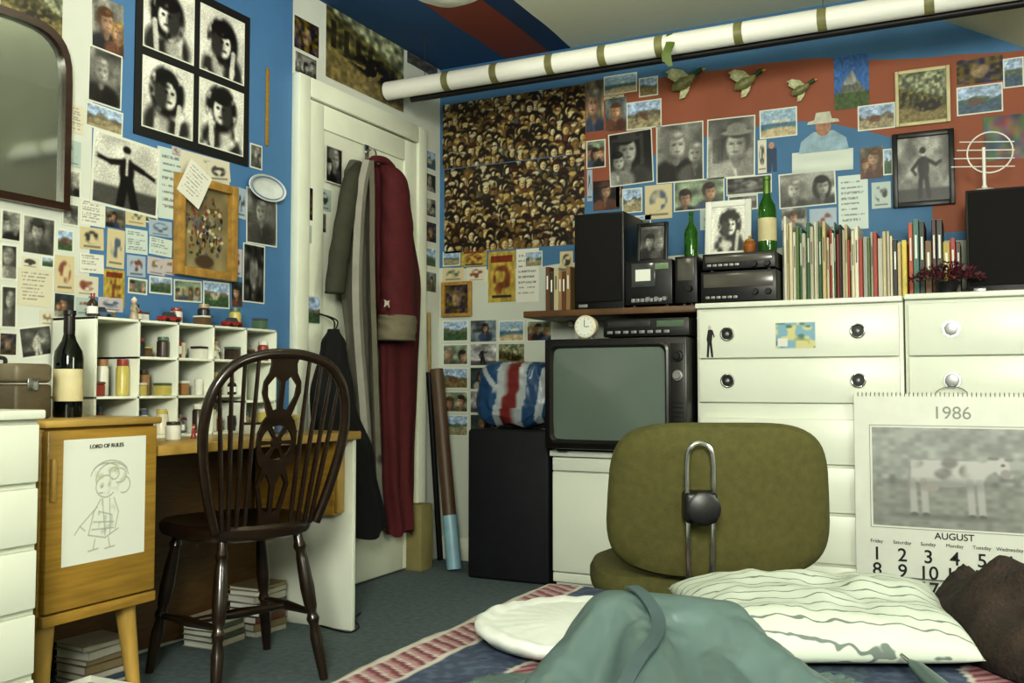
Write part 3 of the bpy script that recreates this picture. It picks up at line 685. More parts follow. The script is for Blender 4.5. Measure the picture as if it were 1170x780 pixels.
while x<xe2-.012:
    w=rb.uniform(.012,.024);c=rb.choice(PB);h=rb.uniform(.2,.3)
    book(x,w,h,3.84,ZT+.005 if x>xC-.02 else ZT,cmat(c),'book','%s hardback book standing on the chest'%dn(c),'book','books in a row on the chest',dep=.17);x+=w+.0012
x=ax(620,320,1,3.75).x
for i in range(6):
    w=rb.uniform(.014,.022);c=rb.choice([(96,62,38),(150,120,80),(60,50,40),(180,170,140)]);
    if x+w>ax(655,320,1,3.72).x-.002:break
    book(x,w,rb.uniform(.17,.2),3.78,ZT,cmat(c),'book','worn %s book beside the loudspeaker'%dn(c),'book','books on the wooden shelf',dep=.14);x+=w+.001
# bottles
def bottle(x,y,z,h,r,m,label,lab=None,foil=None,nm='bottle',group=None):
    e=thing(nm,label,'bottle',(x,y,z),group=group)
    b=B();b.lathe([(r*.7,.004),(r*.95,0),(r,.01),(r,h*.55),(r*.92,h*.62),(r*.5,h*.72),(r*.34,h*.8),(r*.32,h*.95),(r*.4,h*.955),(r*.4,h)]);b.done('glass_body',m,e,local=True)
    if lab:b=B();b.lathe([(r*1.01,h*.15),(r*1.015,h*.152),(r*1.015,h*.45),(r*1.01,h*.452)]);b.done('label_paper',lab,e,local=True)
    if foil:b=B();b.lathe([(r*.38,h*.78),(r*.4,h*.82),(r*.38,h*.96),(r*.44,h*.965),(r*.44,h*1.005),(.001,h*1.01)]);b.done('foil_cap',foil,e,local=True)
cream_l=mat('cream_label',(200,190,150),.6)
bp=ax(790,285,1,3.78);bottle(bp.x,3.78,ax(780,293,1,3.705).z,.19,.028,greeng,'small green glass bottle on the hi-fi',foil=None)
bp=ax(877,285,1,3.78);bottle(bp.x,3.78,zstk,.30,.036,greeng,'tall green glass bottle with cream label on the hi-fi',cream_l,mat('foil_green',(90,120,50),.4,.4))
b=thing('ornament_pot','small brown pottery pot with gold lid on hi-fi','ornament',(ax(856,285,1,3.77).x+.0,3.78,zstk))
B().lathe([(.016,0),(.024,.015),(.027,.035),(.022,.045),(.018,.05)],o=(0,0,0)).done('pot_body',mat('pot_brown',(150,90,40),.4),b,local=True)
B().lathe([(.02,.05),(.016,.058),(.005,.062),(.005,.07),(.002,.074)],o=(0,0,0)).done('lid',gold,b,local=True)
framed(None,0,0,0,0,'portrait_bw',black,.016,.012,'black framed portrait standing on the cassette deck',loc=(ax(744,275,1,3.78).x,3.80,ax(744,297,1,3.705).z+.085),size=(.135,.17),rz=0,lean=-.12)
framed(None,0,0,0,0,'hairy_bw',paperw,.026,.012,'white framed high-contrast portrait standing on hi-fi',loc=(ax(831,255,1,3.85).x,3.87,zstk+.12),size=(.19,.24),rz=0,lean=-.1)
# antenna
an=thing('indoor_antenna','white indoor television antenna with loop on the loudspeaker','antenna',(ax(1125,214,1,3.84).x,3.86,spz))
aw=mat('antenna_plastic',(225,225,218),.35)
B().lathe([(.05,0),(.052,.006),(.03,.016),(.01,.02),(.008,.03)]).done('base',aw,an,local=True)
B().cyl((0,0,.02),(0,0,.17),.006).done('mast',aw,an,local=True)
b=B();b.tube([Vector((.02+.075*cos(t*pi/16),0,.15+.075*sin(t*pi/16))) for t in range(32)],.003,6,True);b.done('loop',aw,an,local=True)
for k in range(4):
    z=.10+.03*k;B().cyl((-.11+.01*k,.004,z+.01),(.1,-.004,z-.01),.0022,n=8).done('rod',aw,an,local=True)
# plant
pl=thing('potted_plant','low purple-red leafy plant in a dark pot on chest','plant',(ax(1082,335,1,3.70).x,3.70,ZT+.005))
B().lathe([(.03,0),(.04,.035),(.042,.04),(.036,.042),(.03,.038)]).done('pot',black,pl,local=True)
rp=random.Random(5);b=B()
for i in range(620):
    a=rp.uniform(0,2*pi);r=rp.uniform(0,1)**.6;cx_,cy_,cz_=.125*r*cos(a),.045*r*sin(a),.03+.085*(1-r*r*.6)*rp.uniform(.4,1)
    l=rp.uniform(.006,.012);t=Vector((cos(a)*.6+rp.uniform(-.5,.5),sin(a)*.6+rp.uniform(-.5,.5),rp.uniform(.1,1))).normalized();s_=t.cross(Vector((rp.random(),rp.random(),rp.random()))).normalized()*l*.45
    p=Vector((cx_,cy_,cz_));vs=[b.bm.verts.new(q) for q in(p-t*l*.5,p+s_,p+t*l,p-s_)];b.bm.faces.new(vs)
o=b.done('foliage',mat('purple_foliage',(80,30,42),.5,var=.5,scale=30),pl,local=True,fixn=False)
o['kind']='stuff'
b=B()
for i in range(14):
    a=i*2*pi/14;b.tube([(0,0,.036),(.05*cos(a),.02*sin(a),.06),(.1*cos(a),.035*sin(a),.05)],.0015,5)
o=b.done('stem',mat('plant_stem',(60,40,30)),pl,local=True);o['kind']='stuff'
# ============ WALL PICTURES: BACK
G='pictures pinned above the hi-fi and chest'
def hb(*a,**k):
    k.setdefault('group',G);return hang(WB,*a,**k)
hb(506,108,669,184,'crowd',where='filling the wall beside the door',step=.0036,off=.0006,name='collage_poster',group=None)
hb(508,185,668,284,'crowd',where='below another on the wall',step=.0036,off=.0006,name='collage_poster',group=None)
for a in [(690,85,728,107,'sea'),(716,115,756,147,'land'),(692,112,716,150,'portrait'),(670,92,690,150,'portrait'),(670,160,692,192,'group'),
 (696,150,746,211,'portrait_bw',.006,-2),(750,141,804,208,'portrait_bw',.006),(808,134,863,203,'portrait_bw',.006,1),(868,124,911,157,'sea'),(678,206,708,240,'portrait'),
 (711,215,734,243,'land'),(737,211,768,250,'note'),(770,205,828,240,'group'),(830,201,882,222,'darkart_bw'),(890,196,955,236,'group_bw',.006,-1),
 (905,172,975,196,'flat',0,1),(953,63,993,124,'peak'),(980,119,1023,148,'land'),(983,168,1009,204,'portrait'),(1093,66,1146,95,'darkart'),(1093,97,1146,130,'land'),
 (1124,132,1170,183,'abstract'),(958,200,992,262,'text'),(676,244,700,275,'note'),
 (527,285,556,304,'yellow'),(506,287,526,304,'land'),(558,287,589,345,'yellow'),(590,284,616,345,'text'),(506,306,530,321,'note'),(533,305,556,322,'note'),
 (1146,66,1170,100,'land'),(832,223,866,240,'portrait_bw'),(671,194,677,230,'note'),(866,160,876,198,'note'),(704,208,712,236,'portrait'),(800,238,830,262,'note'),(722,246,744,262,'land'),(640,287,655,310,'note'),(600,287,620,305,'land'),(690,109,713,113,'note'),(730,88,752,110,'land'),
 (893,238,922,262,'portrait'),(925,238,956,264,'note'),(996,208,1018,238,'note'),(1009,170,1020,200,'land')]:
    hb(*a[:5],border=a[5] if len(a)>5 else None,tilt=a[6] if len(a)>6 else 0)
for r_ in range(5):
    for c_ in range(4):
        u=506+c_*32;v=366+r_*27
        if c_==3 and r_>0:continue
        hb(u,v,u+29,v+24,['land','portrait','sea','group','figure','street'][(r_*3+c_)%6],where='in a grid below the shelf',group='small photographs in a grid')
framed(WB,1023,79,1086,143,'street',mat('cream_frame',(196,188,146),.5),.014,.015,'cream framed picture of an animal on red wall')
framed(WB,1020,151,1091,236,'figure_bw',black,.02,.02,'black framed black and white picture above the books')
framed(WB,506,322,540,362,'darkart',gold,.018,.02,'small gilt framed dark picture on pale wall')
c0=ax(941,173,1,BY-.002)
e=thing('cutout_figure','paper cutout of a person in a pale hat and shirt','picture',c0)
B().mesh(plate([[(-.1,0),(.1,0),(.09,.05),(.04,.085),(-.04,.085),(-.09,.05)]],.0034)).done('shirt',mat('pale_blue_print',(140,166,180),.5,var=.25,scale=25),e,local=True)
B().mesh(plate([[(.032*cos(t),.105+.04*sin(t)) for t in np.linspace(0,6.1,20)]],.0044)).done('face',mat('print_face',(156,116,92),.5,var=.35,scale=60),e,local=True)
B().mesh(plate([[(-.065,.118),(.065,.118),(.06,.13),(.035,.135),(.028,.165),(-.028,.165),(-.035,.135),(-.06,.13)]],.005)).done('hat',mat('print_hat',(185,185,168),.5,var=.2,scale=30),e,local=True)
c0=ax(882,196,1,BY-.002)
e=thing('cutout_figure','small paper cutout of a standing person in blue','picture',c0)
B().mesh(plate([[(-.02,0),(-.005,0),(0,.06),(.005,0),(.02,0),(.02,.1),(-.02,.1)]],.0038)).done('clothing',mat('print_blue',(40,60,90),.5),e,local=True)
B().mesh(plate([[(.012*cos(t),.112+.015*sin(t)) for t in np.linspace(0,6.1,14)]],.0045)).done('face',mat('print_face2',(180,140,110),.5),e,local=True)
# ducks
def duck(u,v,sc):
    p=ax(u,v,1,BY-.029*sc);e=thing('flying_duck_ornament','painted plaster flying duck ornament on the red wall','ornament',p,group='flying duck wall ornaments',rot=(0,-.35,0));e.scale=(sc,)*3
    bd=mat('duck_brown',(120,120,76),.4,var=.35,scale=40);gr=mat('duck_green',(30,70,40),.3)
    b=B();b.tube([(-.07,.0,-.005),(-.05,0,0),(-.01,0,0),(.03,0,.004),(.05,0,.012)],[.006,.022,.03,.02,.01],14);b.done('body',bd,e,local=True)
    b=B();b.tube([(.045,0,.01),(.062,0,.016),(.075,0,.018),(.088,0,.02),(.094,0,.02)],[.01,.01,.012,.012,.004],12);b.done('head',gr,e,local=True)
    b=B();b.tube([(.09,0,.018),(.108,0,.015)],[.006,.003],8);b.done('beak',mat('duck_bill',(200,150,40),.4),e,local=True)
    wm=mat('duck_wing',(174,176,138),.45,var=.4,scale=50)
    for pts in([(.03,.012),(.01,.055),(-.03,.085),(-.065,.085),(-.055,.068),(-.065,.055),(-.055,.04),(-.035,.01)],[(.02,-.008),(.0,-.04),(-.03,-.062),(-.055,-.058),(-.045,-.038),(-.03,-.012)]):
        me=plate([pts],.008);me.transform(Matrix.Translation((0,-.012 if pts[0][1]>0 else .012,0)));B().mesh(me).done('wing',wm,e,local=True)
duck(783,94,.95);duck(853,94,.85);duck(916,102,.66)
# ============ roll
ry=3.56;rx0=LX+.03;rx1=-.22;rzv=(ax(600,81,1,ry).z+ax(845,35,1,ry).z)/2;rR=.041
e=thing('rolled_screen','long white roll bound with brown tape hung under ceiling','roll',((rx0+rx1)/2,ry,rzv))
b=B();b.cyl((rx0,ry,rzv),(rx1+.4,ry,rzv),rR,n=28);b.done('roll_tube',mat('white_roll',(224,224,216),.45,var=.05,scale=3),e)
b=B();b.cyl((rx0+.1,ry+.05,rzv-.036),(rx1+.4,ry+.05,rzv-.036),.016,n=12);b.done('dark_batten',mat('dark_batten',(20,18,20),.5),e)
tape=mat('brown_tape',(116,114,76),.45,var=.2)
for u,v in((512,95),(567,86),(630,76),(690,66),(755,52),(845,38),(940,18),(1062,2)):
    x=ax(u,v,1,ry).x;b=B();b.loft([[Vector((x+dx,ry+(rR+.0015)*cos(t*pi/14),rzv+(rR+.0015)*sin(t*pi/14))) for t in range(28)] for dx in(-.016,.016)],cap=True);b.done('tape_band',tape,e)
for x in(-2.2,-.5):
    b=B();b.tube([(x,ry,rzv+rR-.002),(x,ry,CZ)],.0012,6);b.done('string',ink,e)
x=ax(762,50,1,ry-.05).x
b=B()
for k in range(3):
    pts=cat([(0,.0,rR+.002),(.004*k,-.03,.03),(.01*k,-.043,-.01),(-.015+.012*k,-.045-.004*k,-.05),(.012*(k-1),-.043,-.08-.01*k)],6);b.loft([[p+Vector((-.008-.002*k,0,0)),p+Vector((.008,.002,0)),p+Vector((.008,.0035,0)),p+Vector((-.008,.0015,0))] for p in pts])
o=b.done('ribbon',mat('green_ribbon',(86,104,40),.5),e,local=True);o.location=(x-(rx0+rx1)/2,0,0);o['label']='crumpled green ribbon dangling from the roll'
# pendant lamp
lp=ax(510,3,0,-1.30);lz=lp.z
e=thing('pendant_lamp','white dished pendant ceiling lamp on a cord','lamp',(lp.x,lp.y,CZ))
B().lathe([(.05,-.001),(.05,-.012),(.02,-.03),(.004,-.034)]).done('ceiling_rose',white,e,local=True)
B().cyl((0,0,-.03),(0,0,lz-CZ+.18),.003,n=8).done('cord',paperw,e,local=True)
h0=lz-CZ
lm=mat('opal_shade',(240,238,225),.3,var=.02)
b=B();b.lathe([(.001,h0),(.05,h0+.006),(.1,h0+.03),(.14,h0+.07),(.15,h0+.1),(.146,h0+.1),(.135,h0+.07),(.095,h0+.035),(.001,h0+.01)],n=40);b.done('lamp_shade',lm,e,local=True)
b=B();b.lathe([(.018,h0+.11),(.02,h0+.19),(.008,h0+.2)]);b.done('lamp_holder',white,e,local=True)
# ============ CORNER
sx0_,sx1_=ax(534,580,1,3.72).x,ax(627,580,1,3.72).x;sz=ax(580,491,1,3.72).z
e=thing('suitcase','upright black suitcase standing on end in the corner','suitcase',((sx0_+sx1_)/2,3.85,0))
B().box(sx0_,sx1_,3.72,3.845,.0,sz,.015,3).done('front_shell',blackc,e)
B().box(sx0_,sx1_,3.849,3.97,.0,sz,.015,3).done('rear_shell',blackc,e)
B().box(sx0_+.003,sx1_-.003,3.843,3.851,.004,sz-.004).done('edge_trim',silver,e)
for x in(.06,.3):B().box(sx0_+x,sx0_+x+.03,3.83,3.86,sz-.002,sz+.003,.001).done('catch',chrome,e)
b=B();b.tube(cat([(sx0_-.002,3.847,.26),(sx0_-.02,3.847,.28),(sx0_-.02,3.847,.4),(sx0_-.002,3.847,.42)]),.006,8);b.done('handle',black,e)
def softbox(w,d,h,nu=56,nv=40,p=4.0,fold=.0,seed=0):
    vs=[];fs=[]
    for j in range(nv+1):
        ph=-pi/2+pi*j/nv
        for i in range(nu):
            th=2*pi*i/nu;f=lambda c_,q:math.copysign(abs(c_)**q,c_)
            q=2/p;x=f(cos(ph),q)*f(cos(th),q);y=f(cos(ph),q)*f(sin(th),q);z=f(sin(ph),q)
            P=Vector((x*w/2,y*d/2,z*h/2));n_=noise.noise(P*11+Vector((seed,0,0)))+.6*(1-2*abs(noise.noise(P*22+Vector((seed,3,0)))))
            P+=P.normalized()*fold*n_;P.z+=h/2;vs.append(P)
    for j in range(nv):
        for i in range(nu):fs.append((j*nu+i,j*nu+(i+1)%nu,(j+1)*nu+(i+1)%nu,(j+1)*nu+i))
    return vs,fs
def colmesh(name,vs,fs,fn,m):
    me=bpy.data.meshes.new(name);me.from_pydata([tuple(v) for v in vs],[],fs);a=me.color_attributes.new('Col','FLOAT_COLOR','POINT')
    a.data.foreach_set('color',np.array([(*lin(fn(v)),1) for v in vs],dtype=np.float32).ravel())
    me.materials.append(m);me.polygons.foreach_set('use_smooth',[True]*len(me.polygons));me.validate();return me
vs,fs=softbox(.37,.2,.28,160,120,3.6,.012,2)
zlo=min(v.z for v in vs);vs=[v-Vector((0,0,zlo)) for v in vs]
def flagc(v):
    z=(v.z-.145)/.145;x=(v.x)/.19-.1*z+.03*sin(v.z*30);W_=(158,166,168);R_=(112,44,42);B_=(42,74,108)
    if abs(x-.02)<.2:return R_
    if abs(x-.02)<.38:return W_
    if x<0:
        d=z-(-.9-x*1.6)-.5
        if abs(d)<.13:return W_
        return B_
    if abs(x-.6)<.09:return B_
    if abs(x-.78)<.08:return W_
    return B_
me=colmesh('flag_cushion',vs,fs,flagc,VINYL);o=bpy.data.objects.new('flag_cushion',me);COL.objects.link(o);o.location=((sx0_+sx1_)/2-.002,3.84,sz+.0035)
tag(o,'shiny puffed cushion with red white and blue stripes on suitcase','cushion')
def ftube(u0,v0,topu,topv,wallx,r,m,name,label,cap=None,capl=.27):
    p0=ax(u0,v0,2,0.0);p0.z=r*.3;p1=ax(topu,topv,0,wallx)
    e=thing(name,label,'tube',p0);b=B();b.cyl(p0,p1,r,n=20);b.done('tube_body',m,e)
    if cap:
        q=p0.lerp(p1,capl);b=B();b.tube([p0-(p1-p0)*.002,q],[r+.003,r+.003],20);b.done('tube_wrap',cap,e)
ftube(519,652,499,422,-2.35,.032,mat('brown_tube',(86,66,50),.5),'cardboard_tube','thick brown cardboard tube with pale blue lower end leaning',mat('pale_blue_plastic',(136,172,186),.4),.26)
ftube(503,640,490,425,-2.395,.014,black,'poster_tube','slim black tube leaning in the corner')
ftube(493,636,490,357,-2.41,.009,mat('bamboo',(150,126,76),.5,var=.25),'wooden_pole','thin pale wooden pole leaning in the corner')
p=ax(487,650,2,0);e=thing('cardboard_box','small tan cardboard box on carpet beside the door','box',(p.x-.04,p.y-.01,0))
cb=mat('tan_cardboard',(136,128,84),.7)
b=B();b.box(-.05,.05,-.05,.05,0,.3,.002);b.done('box_body',cb,e,local=True)
b=B();b.box(-.051,.051,-.005,.005,.298,.302);b.done('tape',tape,e,local=True)
# ============ DOOR AREA: pictures
WD=(0,LX+.026)
for a in [(372,168,391,210,'portrait_bw'),(340,213,357,250,'darkart'),(338,256,356,276,'note'),(336,337,366,370,'land')]:
    hang(WD,*a,where='stuck on the white door',group='pictures on the door',off=.0005)
for a in [(358,215,378,240,'note'),(358,243,372,264,'figure')]:
    hang((0,LX+.014),*a,where='stuck on the white door panel',group='pictures on the door',off=.0005)
bd=ax(347,292,0,LX+.029);e=thing('round_badge','round red and white badge on the white door','badge',bd,rz=pi/2)
me=plate([[(.032*cos(t),.032*sin(t)) for t in np.linspace(0,6.1,28)]],.004);B().mesh(me).done('rim',mat('badge_white',(215,210,195),.3),e,local=True)
me=plate([[(.025*cos(t),.025*sin(t)) for t in np.linspace(0,6.1,28)]],.006);B().mesh(me).done('disc',mat('badge_red',(160,40,34),.3),e,local=True)
me=plate([[(.009*cos(t)*(1.5 if k%2 else .8),.012*sin(t)*(1.4 if k%2 else .8)) for k,t in enumerate(np.linspace(0,5.6,9))]],.008);B().mesh(me).done('emblem',mat('badge_cream',(220,200,150),.3),e,local=True)
for a in [(336,24,364,60,'darkart'),(336,62,362,88,'group_bw'),(372,4,461,108,'street'),(464,52,500,82,'land_bw')]:
    hang(WL,*a,where='on the white wall above the door',tilt=0)
GV=[172,198,226,254,283,311]
for i,v in enumerate(GV):hang((0,LX+.0),485,v,498,v+22,['land','portrait_bw','group_bw','darkart','land','portrait'][i],where='in a vertical strip beside the door',group='strip of photographs beside the door',off=.0005)
# ============ LEFT WALL PICTURES
GL='pictures pinned on the blue wall'
def hl(*a,**k):
    k.setdefault('group',GL);return hang(WL,*a,**k)
for a in [(105,0,141,62,'portrait'),(100,57,139,121,'portrait_bw'),(97,122,140,150,'land'),(104,158,181,241,'arms_bw',.008,2),
 (180,172,226,252,'text'),(206,178,262,214,'note'),(281,217,316,280,'portrait_bw'),(277,279,302,346,'darkart_bw'),(285,165,299,193,'portrait_bw'),
 (91,228,120,258,'text'),(122,262,142,306,'note'),(91,260,118,285,'note'),(143,232,166,258,'note'),(143,262,168,290,'text'),(145,292,166,316,'note'),(170,252,196,270,'note'),(170,272,196,292,'text'),(168,294,188,314,'note'),
 (90,290,118,312,'text'),(86,315,112,338,'note'),(118,308,142,352,'yellow'),(112,340,140,356,'note'),(86,340,108,360,'note'),
 (0,240,24,276,'group_bw'),(25,247,63,292,'portrait_bw'),(20,307,59,350,'text'),(0,279,20,320,'portrait_bw'),(0,326,19,375,'portrait_bw'),(62,292,84,334,'note'),(22,372,60,408,'figure_bw',.006,-9),(0,381,18,405,'darkart'),(62,336,84,362,'portrait'),
 (170,316,196,336,'land'),(198,320,230,345,'group'),(232,322,262,352,'land'),(64,262,84,288,'land'),(45,355,62,372,'note'),(270,215,281,250,'note'),
 (70,232,90,258,'portrait_bw'),(24,294,44,306,'note'),(46,293,62,306,'land'),(62,364,84,392,'portrait_bw'),(188,296,199,314,'note'),(120,240,142,260,'portrait'),(146,318,168,336,'group'),(84,362,104,384,'land'),(196,168,206,178,'note'),(264,284,276,316,'note'),(264,322,276,350,'portrait'),(158,242,180,254,'land'),(71,160,92,190,'note'),(72,194,92,226,'portrait_bw'),(76,120,95,152,'text')]:
    hl(*a[:5],border=a[5] if len(a)>5 else None,tilt=a[6] if len(a)>6 else rb.uniform(-2,2))
hang(WL,0,-30,71,34,'street',tilt=0,where='above the mirror')
p0=ax(306,78,0,LX+.004);p1=ax(304,166,0,LX+.004)
o=B().box(LX+.001,LX+.006,p0.y-.008,p0.y+.008,p1.z,p0.z,.001).done('wooden_ruler',oak);tag(o,'thin wooden ruler fixed upright on the blue wall','ruler')
c,w,h,rz,n=place(WL,153,-12,284,172)
e=thing('four_portrait_poster','large black poster with four high-contrast black and white portraits','poster',c+n*.001,rz)
B().box(-w/2,w/2,-.004,0,-h/2,h/2).done('black_backing',ink,e,local=True)
pw,ph=w*.42,h*.42
k=0
for sz_ in(1,-1):
    for sx_ in(-1,1):
        k+=1;me=picmesh('portrait_print',pw,ph,'hairy_bw',k*31+2,.005,th=.001,step=.003);o=bpy.data.objects.new('portrait_print',me);COL.objects.link(o);o.parent=e;o.location=(sx_*w*.235,-.0042,sz_*h*.235)
framed(WL,197,206,265,318,'floral',gold,.03,.03,'gilt wooden frame with a floral picture on blue wall')
hang((0,LX+.031),208,188,236,232,'text',tilt=28,where='tucked over the gilt frame',off=.001)
hang((0,LX+.0),236,186,262,207,'note',tilt=-8,where='above the gilt frame',off=.003)
p=ax(305,215,0,LX+.02);e=thing('wall_plate','oval white china dish with blue banded rim on wall','plate',(LX+.016,p.y,p.z),rz=pi/2)
b=B();b.loft([[Vector((.105*s*cos(t*pi/16),d,.05*s*sin(t*pi/16))) for t in range(32)] for s,d in((.5,.016),(.6,.01),(.95,-.006),(1,-.01),(.97,-.012),(.62,.002),(.55,.004),(.1,.004))]);b.done('dish',mat('china',(206,212,208),.2),e,local=True)
b=B();b.tube([Vector((.088*cos(t*pi/16),-.0105,.041*sin(t*pi/16))) for t in range(32)],.002,6,True);b.done('rim_band',mat('rim_blue',(110,130,170),.3),e,local=True)
# mirror
ya,yb=ax(-55,130,0,LX).y,ax(74,150,0,LX).y;zb=ax(40,236,0,LX).z+.0;zt_=ax(60,40,0,LX).z+.02
e=thing('wall_mirror','arched mirror in a dark brown wooden frame','mirror',(LX+.004,(ya+yb)/2,zb),rz=pi/2)
mw=yb-ya;mh=zt_-zb
def arch(w,h,r,inset=0,n=14):
    hw=w/2-inset;p=[(-hw,inset),(hw,inset)]
    for i in range(n+1):
        t=i/n*pi;sx=cos(t);sz_=sin(t);p.append((hw*math.copysign(abs(sx)**.6,sx),h-r+ (r-inset)*abs(sz_)**.75 ))
    return p
me=plate([arch(mw,mh,.16),arch(mw,mh,.16,.022)],.024);me.transform(Matrix.Translation((0,-.014,0)));B().mesh(me).done('frame',mat('mirror_frame_wood',(50,30,20),.3,var=.3,stretch=(1,1,6),coat=.3),e,local=True)
me=plate([arch(mw,mh,.16,.019)],.003);me.transform(Matrix.Translation((0,-.008,0)));B().mesh(me).done('glass',mat('mirror_silver',(176,182,172),.06,.85,var=.03),e,local=True)
# ============ LEFT FURNITURE
x_f=-1.80
y1=ax(48,560,0,x_f).y;y0=y1-.75;z1=ax(40,468,0,x_f).z
e=thing('chest_of_drawers','white chest with plain flush drawers beside oak cabinet','chest of drawers',((LX+x_f)/2,(y0+y1)/2,0))
B().box(LX+.02,x_f-.018,y0,y1,.04,z1-.02,.003).done('body',chestw,e);B().box(LX+.02,x_f+.006,y0-.002,y1+.002,z1-.02,z1,.004).done('top_panel',chestw,e)
B().box(LX+.03,x_f-.03,y0+.01,y1-.01,0,.04).done('plinth',chestw,e)
zs_=[z1-.03,z1-.165,z1-.295,z1-.43,z1-.565,.05]
for a,b_ in zip(zs_,zs_[1:]):B().box(x_f-.018,x_f,y0+.008,y1-.008,b_+.012,a,.004).done('drawer_front',chestw,e)
# oak cabinet
DX=-1.95
cy0,cy1=ax(50,600,0,DX).y,ax(180,600,0,DX).y;cz0=ax(110,703,0,DX).z;cz1=ax(120,478,0,DX).z
e=thing('oak_cabinet','yellow oak cabinet on splayed legs with a drawing pinned','cabinet',((LX+DX)/2,(cy0+cy1)/2,0))
B().box(LX+.02,DX-.02,cy0,cy1,cz0,cz1-.018,.003).done('body',oak,e);B().box(LX+.02,DX+.006,cy0-.006,cy1+.006,cz1-.018,cz1,.005).done('top_panel',oakh,e)
B().box(DX-.02,DX,cy0+.006,cy1-.006,cz0+.03,cz1-.024,.004).done('door',oak,e)
B().box(DX-.02,DX,cy0+.002,cy1-.002,cz0,cz0+.026,.003).done('lower_rail',oak,e)
B().box(DX,DX+.012,cy0+.012,cy0+.024,(cz0+cz1)/2+.05,(cz0+cz1)/2+.15,.003).done('handle',oakh,e)
for x,y,dx,dy in((DX-.06,cy0+.05,.03,-.03),(DX-.06,cy1-.05,.03,.02),(LX+.08,cy0+.05,-.02,-.02),(LX+.08,cy1-.05,-.02,.02)):
    B().cyl((x,y,cz0),(x+dx,y+dy,0),.026,.013).done('leg',oakh,e)
# radio on the oak cabinet
e=thing('portable_radio','brown leatherette portable radio case on the oak cabinet','radio',(-2.22,1.54,cz1),rz=0)
lb=mat('brown_leatherette',(80,70,52),.5,var=.2,bump=.2,bs=200)
ry0,ry1=cy0+.0,ax(61,440,0,-2.06).y
B().box(-2.40,-2.06,ry0,ry1,cz1,cz1+.085,.01,3).done('case_body',lb,e)
B().box(-2.40,-2.06,ry0,ry1,cz1+.088,cz1+.135,.012,3).done('case_lid',mat('brown_lid',(108,98,78),.45,var=.15),e)
b=B();b.tube(cat([(-2.3,ry0+.05,cz1+.134),(-2.29,ry0+.05,cz1+.15),(-2.18,ry0+.05,cz1+.15),(-2.17,ry0+.05,cz1+.134)]),.005,8);b.done('handle',black,e)
B().box(-2.061,-2.056,ry0+.03,ry0+.06,cz1+.07,cz1+.1,.001).done('catch',chrome,e)
c,w,h,rz,n=place((0,DX),71,500,165,639)
e=thing('pencil_drawing','white sheet with pencil drawing of a figure in bonnet','drawing',c+n*.001,rz)
me=picmesh('sheet',w,h,'sketch',9,0,step=.0016);o=bpy.data.objects.new('sheet',me);COL.objects.link(o);o.parent=e
addmesh('title_lettering',textmesh('LORD OF RULES',.014,0),ink,e,(0,-.0025,h/2-.02))
# desk
dz=.69;dy0=cy1+.01;dy1=ax(407,600,0,-1.98).y
e=thing('desk','long yellow oak desk with a white end panel','desk',((LX+DX)/2,(dy0+dy1)/2,0))
B().box(LX+.02,DX-.01,dy0,dy1,dz-.028,dz,.004).done('desk_top',oakh,e)
B().box(LX+.02,-1.98,dy1-.022,dy1-.002,0,dz-.028,.003).done('end_panel',chestw,e)
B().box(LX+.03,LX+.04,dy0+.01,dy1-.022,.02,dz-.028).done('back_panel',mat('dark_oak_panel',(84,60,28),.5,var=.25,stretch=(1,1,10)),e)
B().box(LX+.06,-2.02,dy1-.08,dy1-.03,.40,dz-.03,.003).done('drawer_box',oak,e)
B().box(-2.02,-2.005,dy1-.075,dy1-.035,.41,dz-.04,.003).done('drawer_front',oakh,e)
# pigeonhole shelf
hx0,hx1=LX+.012,-2.24
sy0,sy1=ax(108,430,0,hx1).y,ax(316,430,0,hx1).y;sz1=ax(200,368,0,hx1).z
e=thing('pigeonhole_shelf','white pigeonhole shelf unit crowded with ornaments on desk','shelf',((hx0+hx1)/2,(sy0+sy1)/2,dz))
b=B();t=.008
lv=[dz,dz+(sz1-dz)*.34,dz+(sz1-dz)*.67,sz1-t]
b.box(hx0,hx1,sy0,sy1,lv[0],lv[0]+t,.001);b.box(hx0,hx1,sy0,sy1,lv[3],sz1,.001)
cols=np.linspace(sy0,sy1-t,6)
b.box(hx0,hx1,sy0,float(cols[4]),lv[1],lv[1]+t,.001);b.box(hx0,hx1,float(cols[1]),sy1,lv[2],lv[2]+t,.001);b.box(hx0,hx1,float(cols[4]),sy1,lv[1]-.02,lv[1]-.012,.001)
for y in cols:b.box(hx0,hx1,float(y),float(y)+t,dz,sz1,.001)
b.done('shelf_frame',chestw,e)
B().box(hx0-.006,hx0,sy0,sy1,dz,sz1).done('back_panel',mat('shelf_back_board',(170,176,164),.5),e)
CP=[(140,60,50),(186,172,96),(76,96,122),(210,210,198),(86,108,88),(150,112,74),(40,40,44),(160,146,122),(200,192,172),(96,76,54),(214,214,204),(60,50,42)]
def jar(x,y,z,r,h,c,c2,g):
    e=thing('small_jar','small %s jar with a %s lid on the shelf unit'%(dn(c),dn(c2)),'jar',(x,y,z),group=g)
    B().lathe([(r*.85,0),(r,.004),(r,h*.75),(r*.8,h*.82)],20).done('jar_body',cmat(c,'glaze',.3),e,local=True)
    B().lathe([(r*.86,h*.82),(r*.88,h*.86),(r*.86,h),(r*.1,h+.001)],20).done('lid',cmat(c2,'glaze',.3),e,local=True)
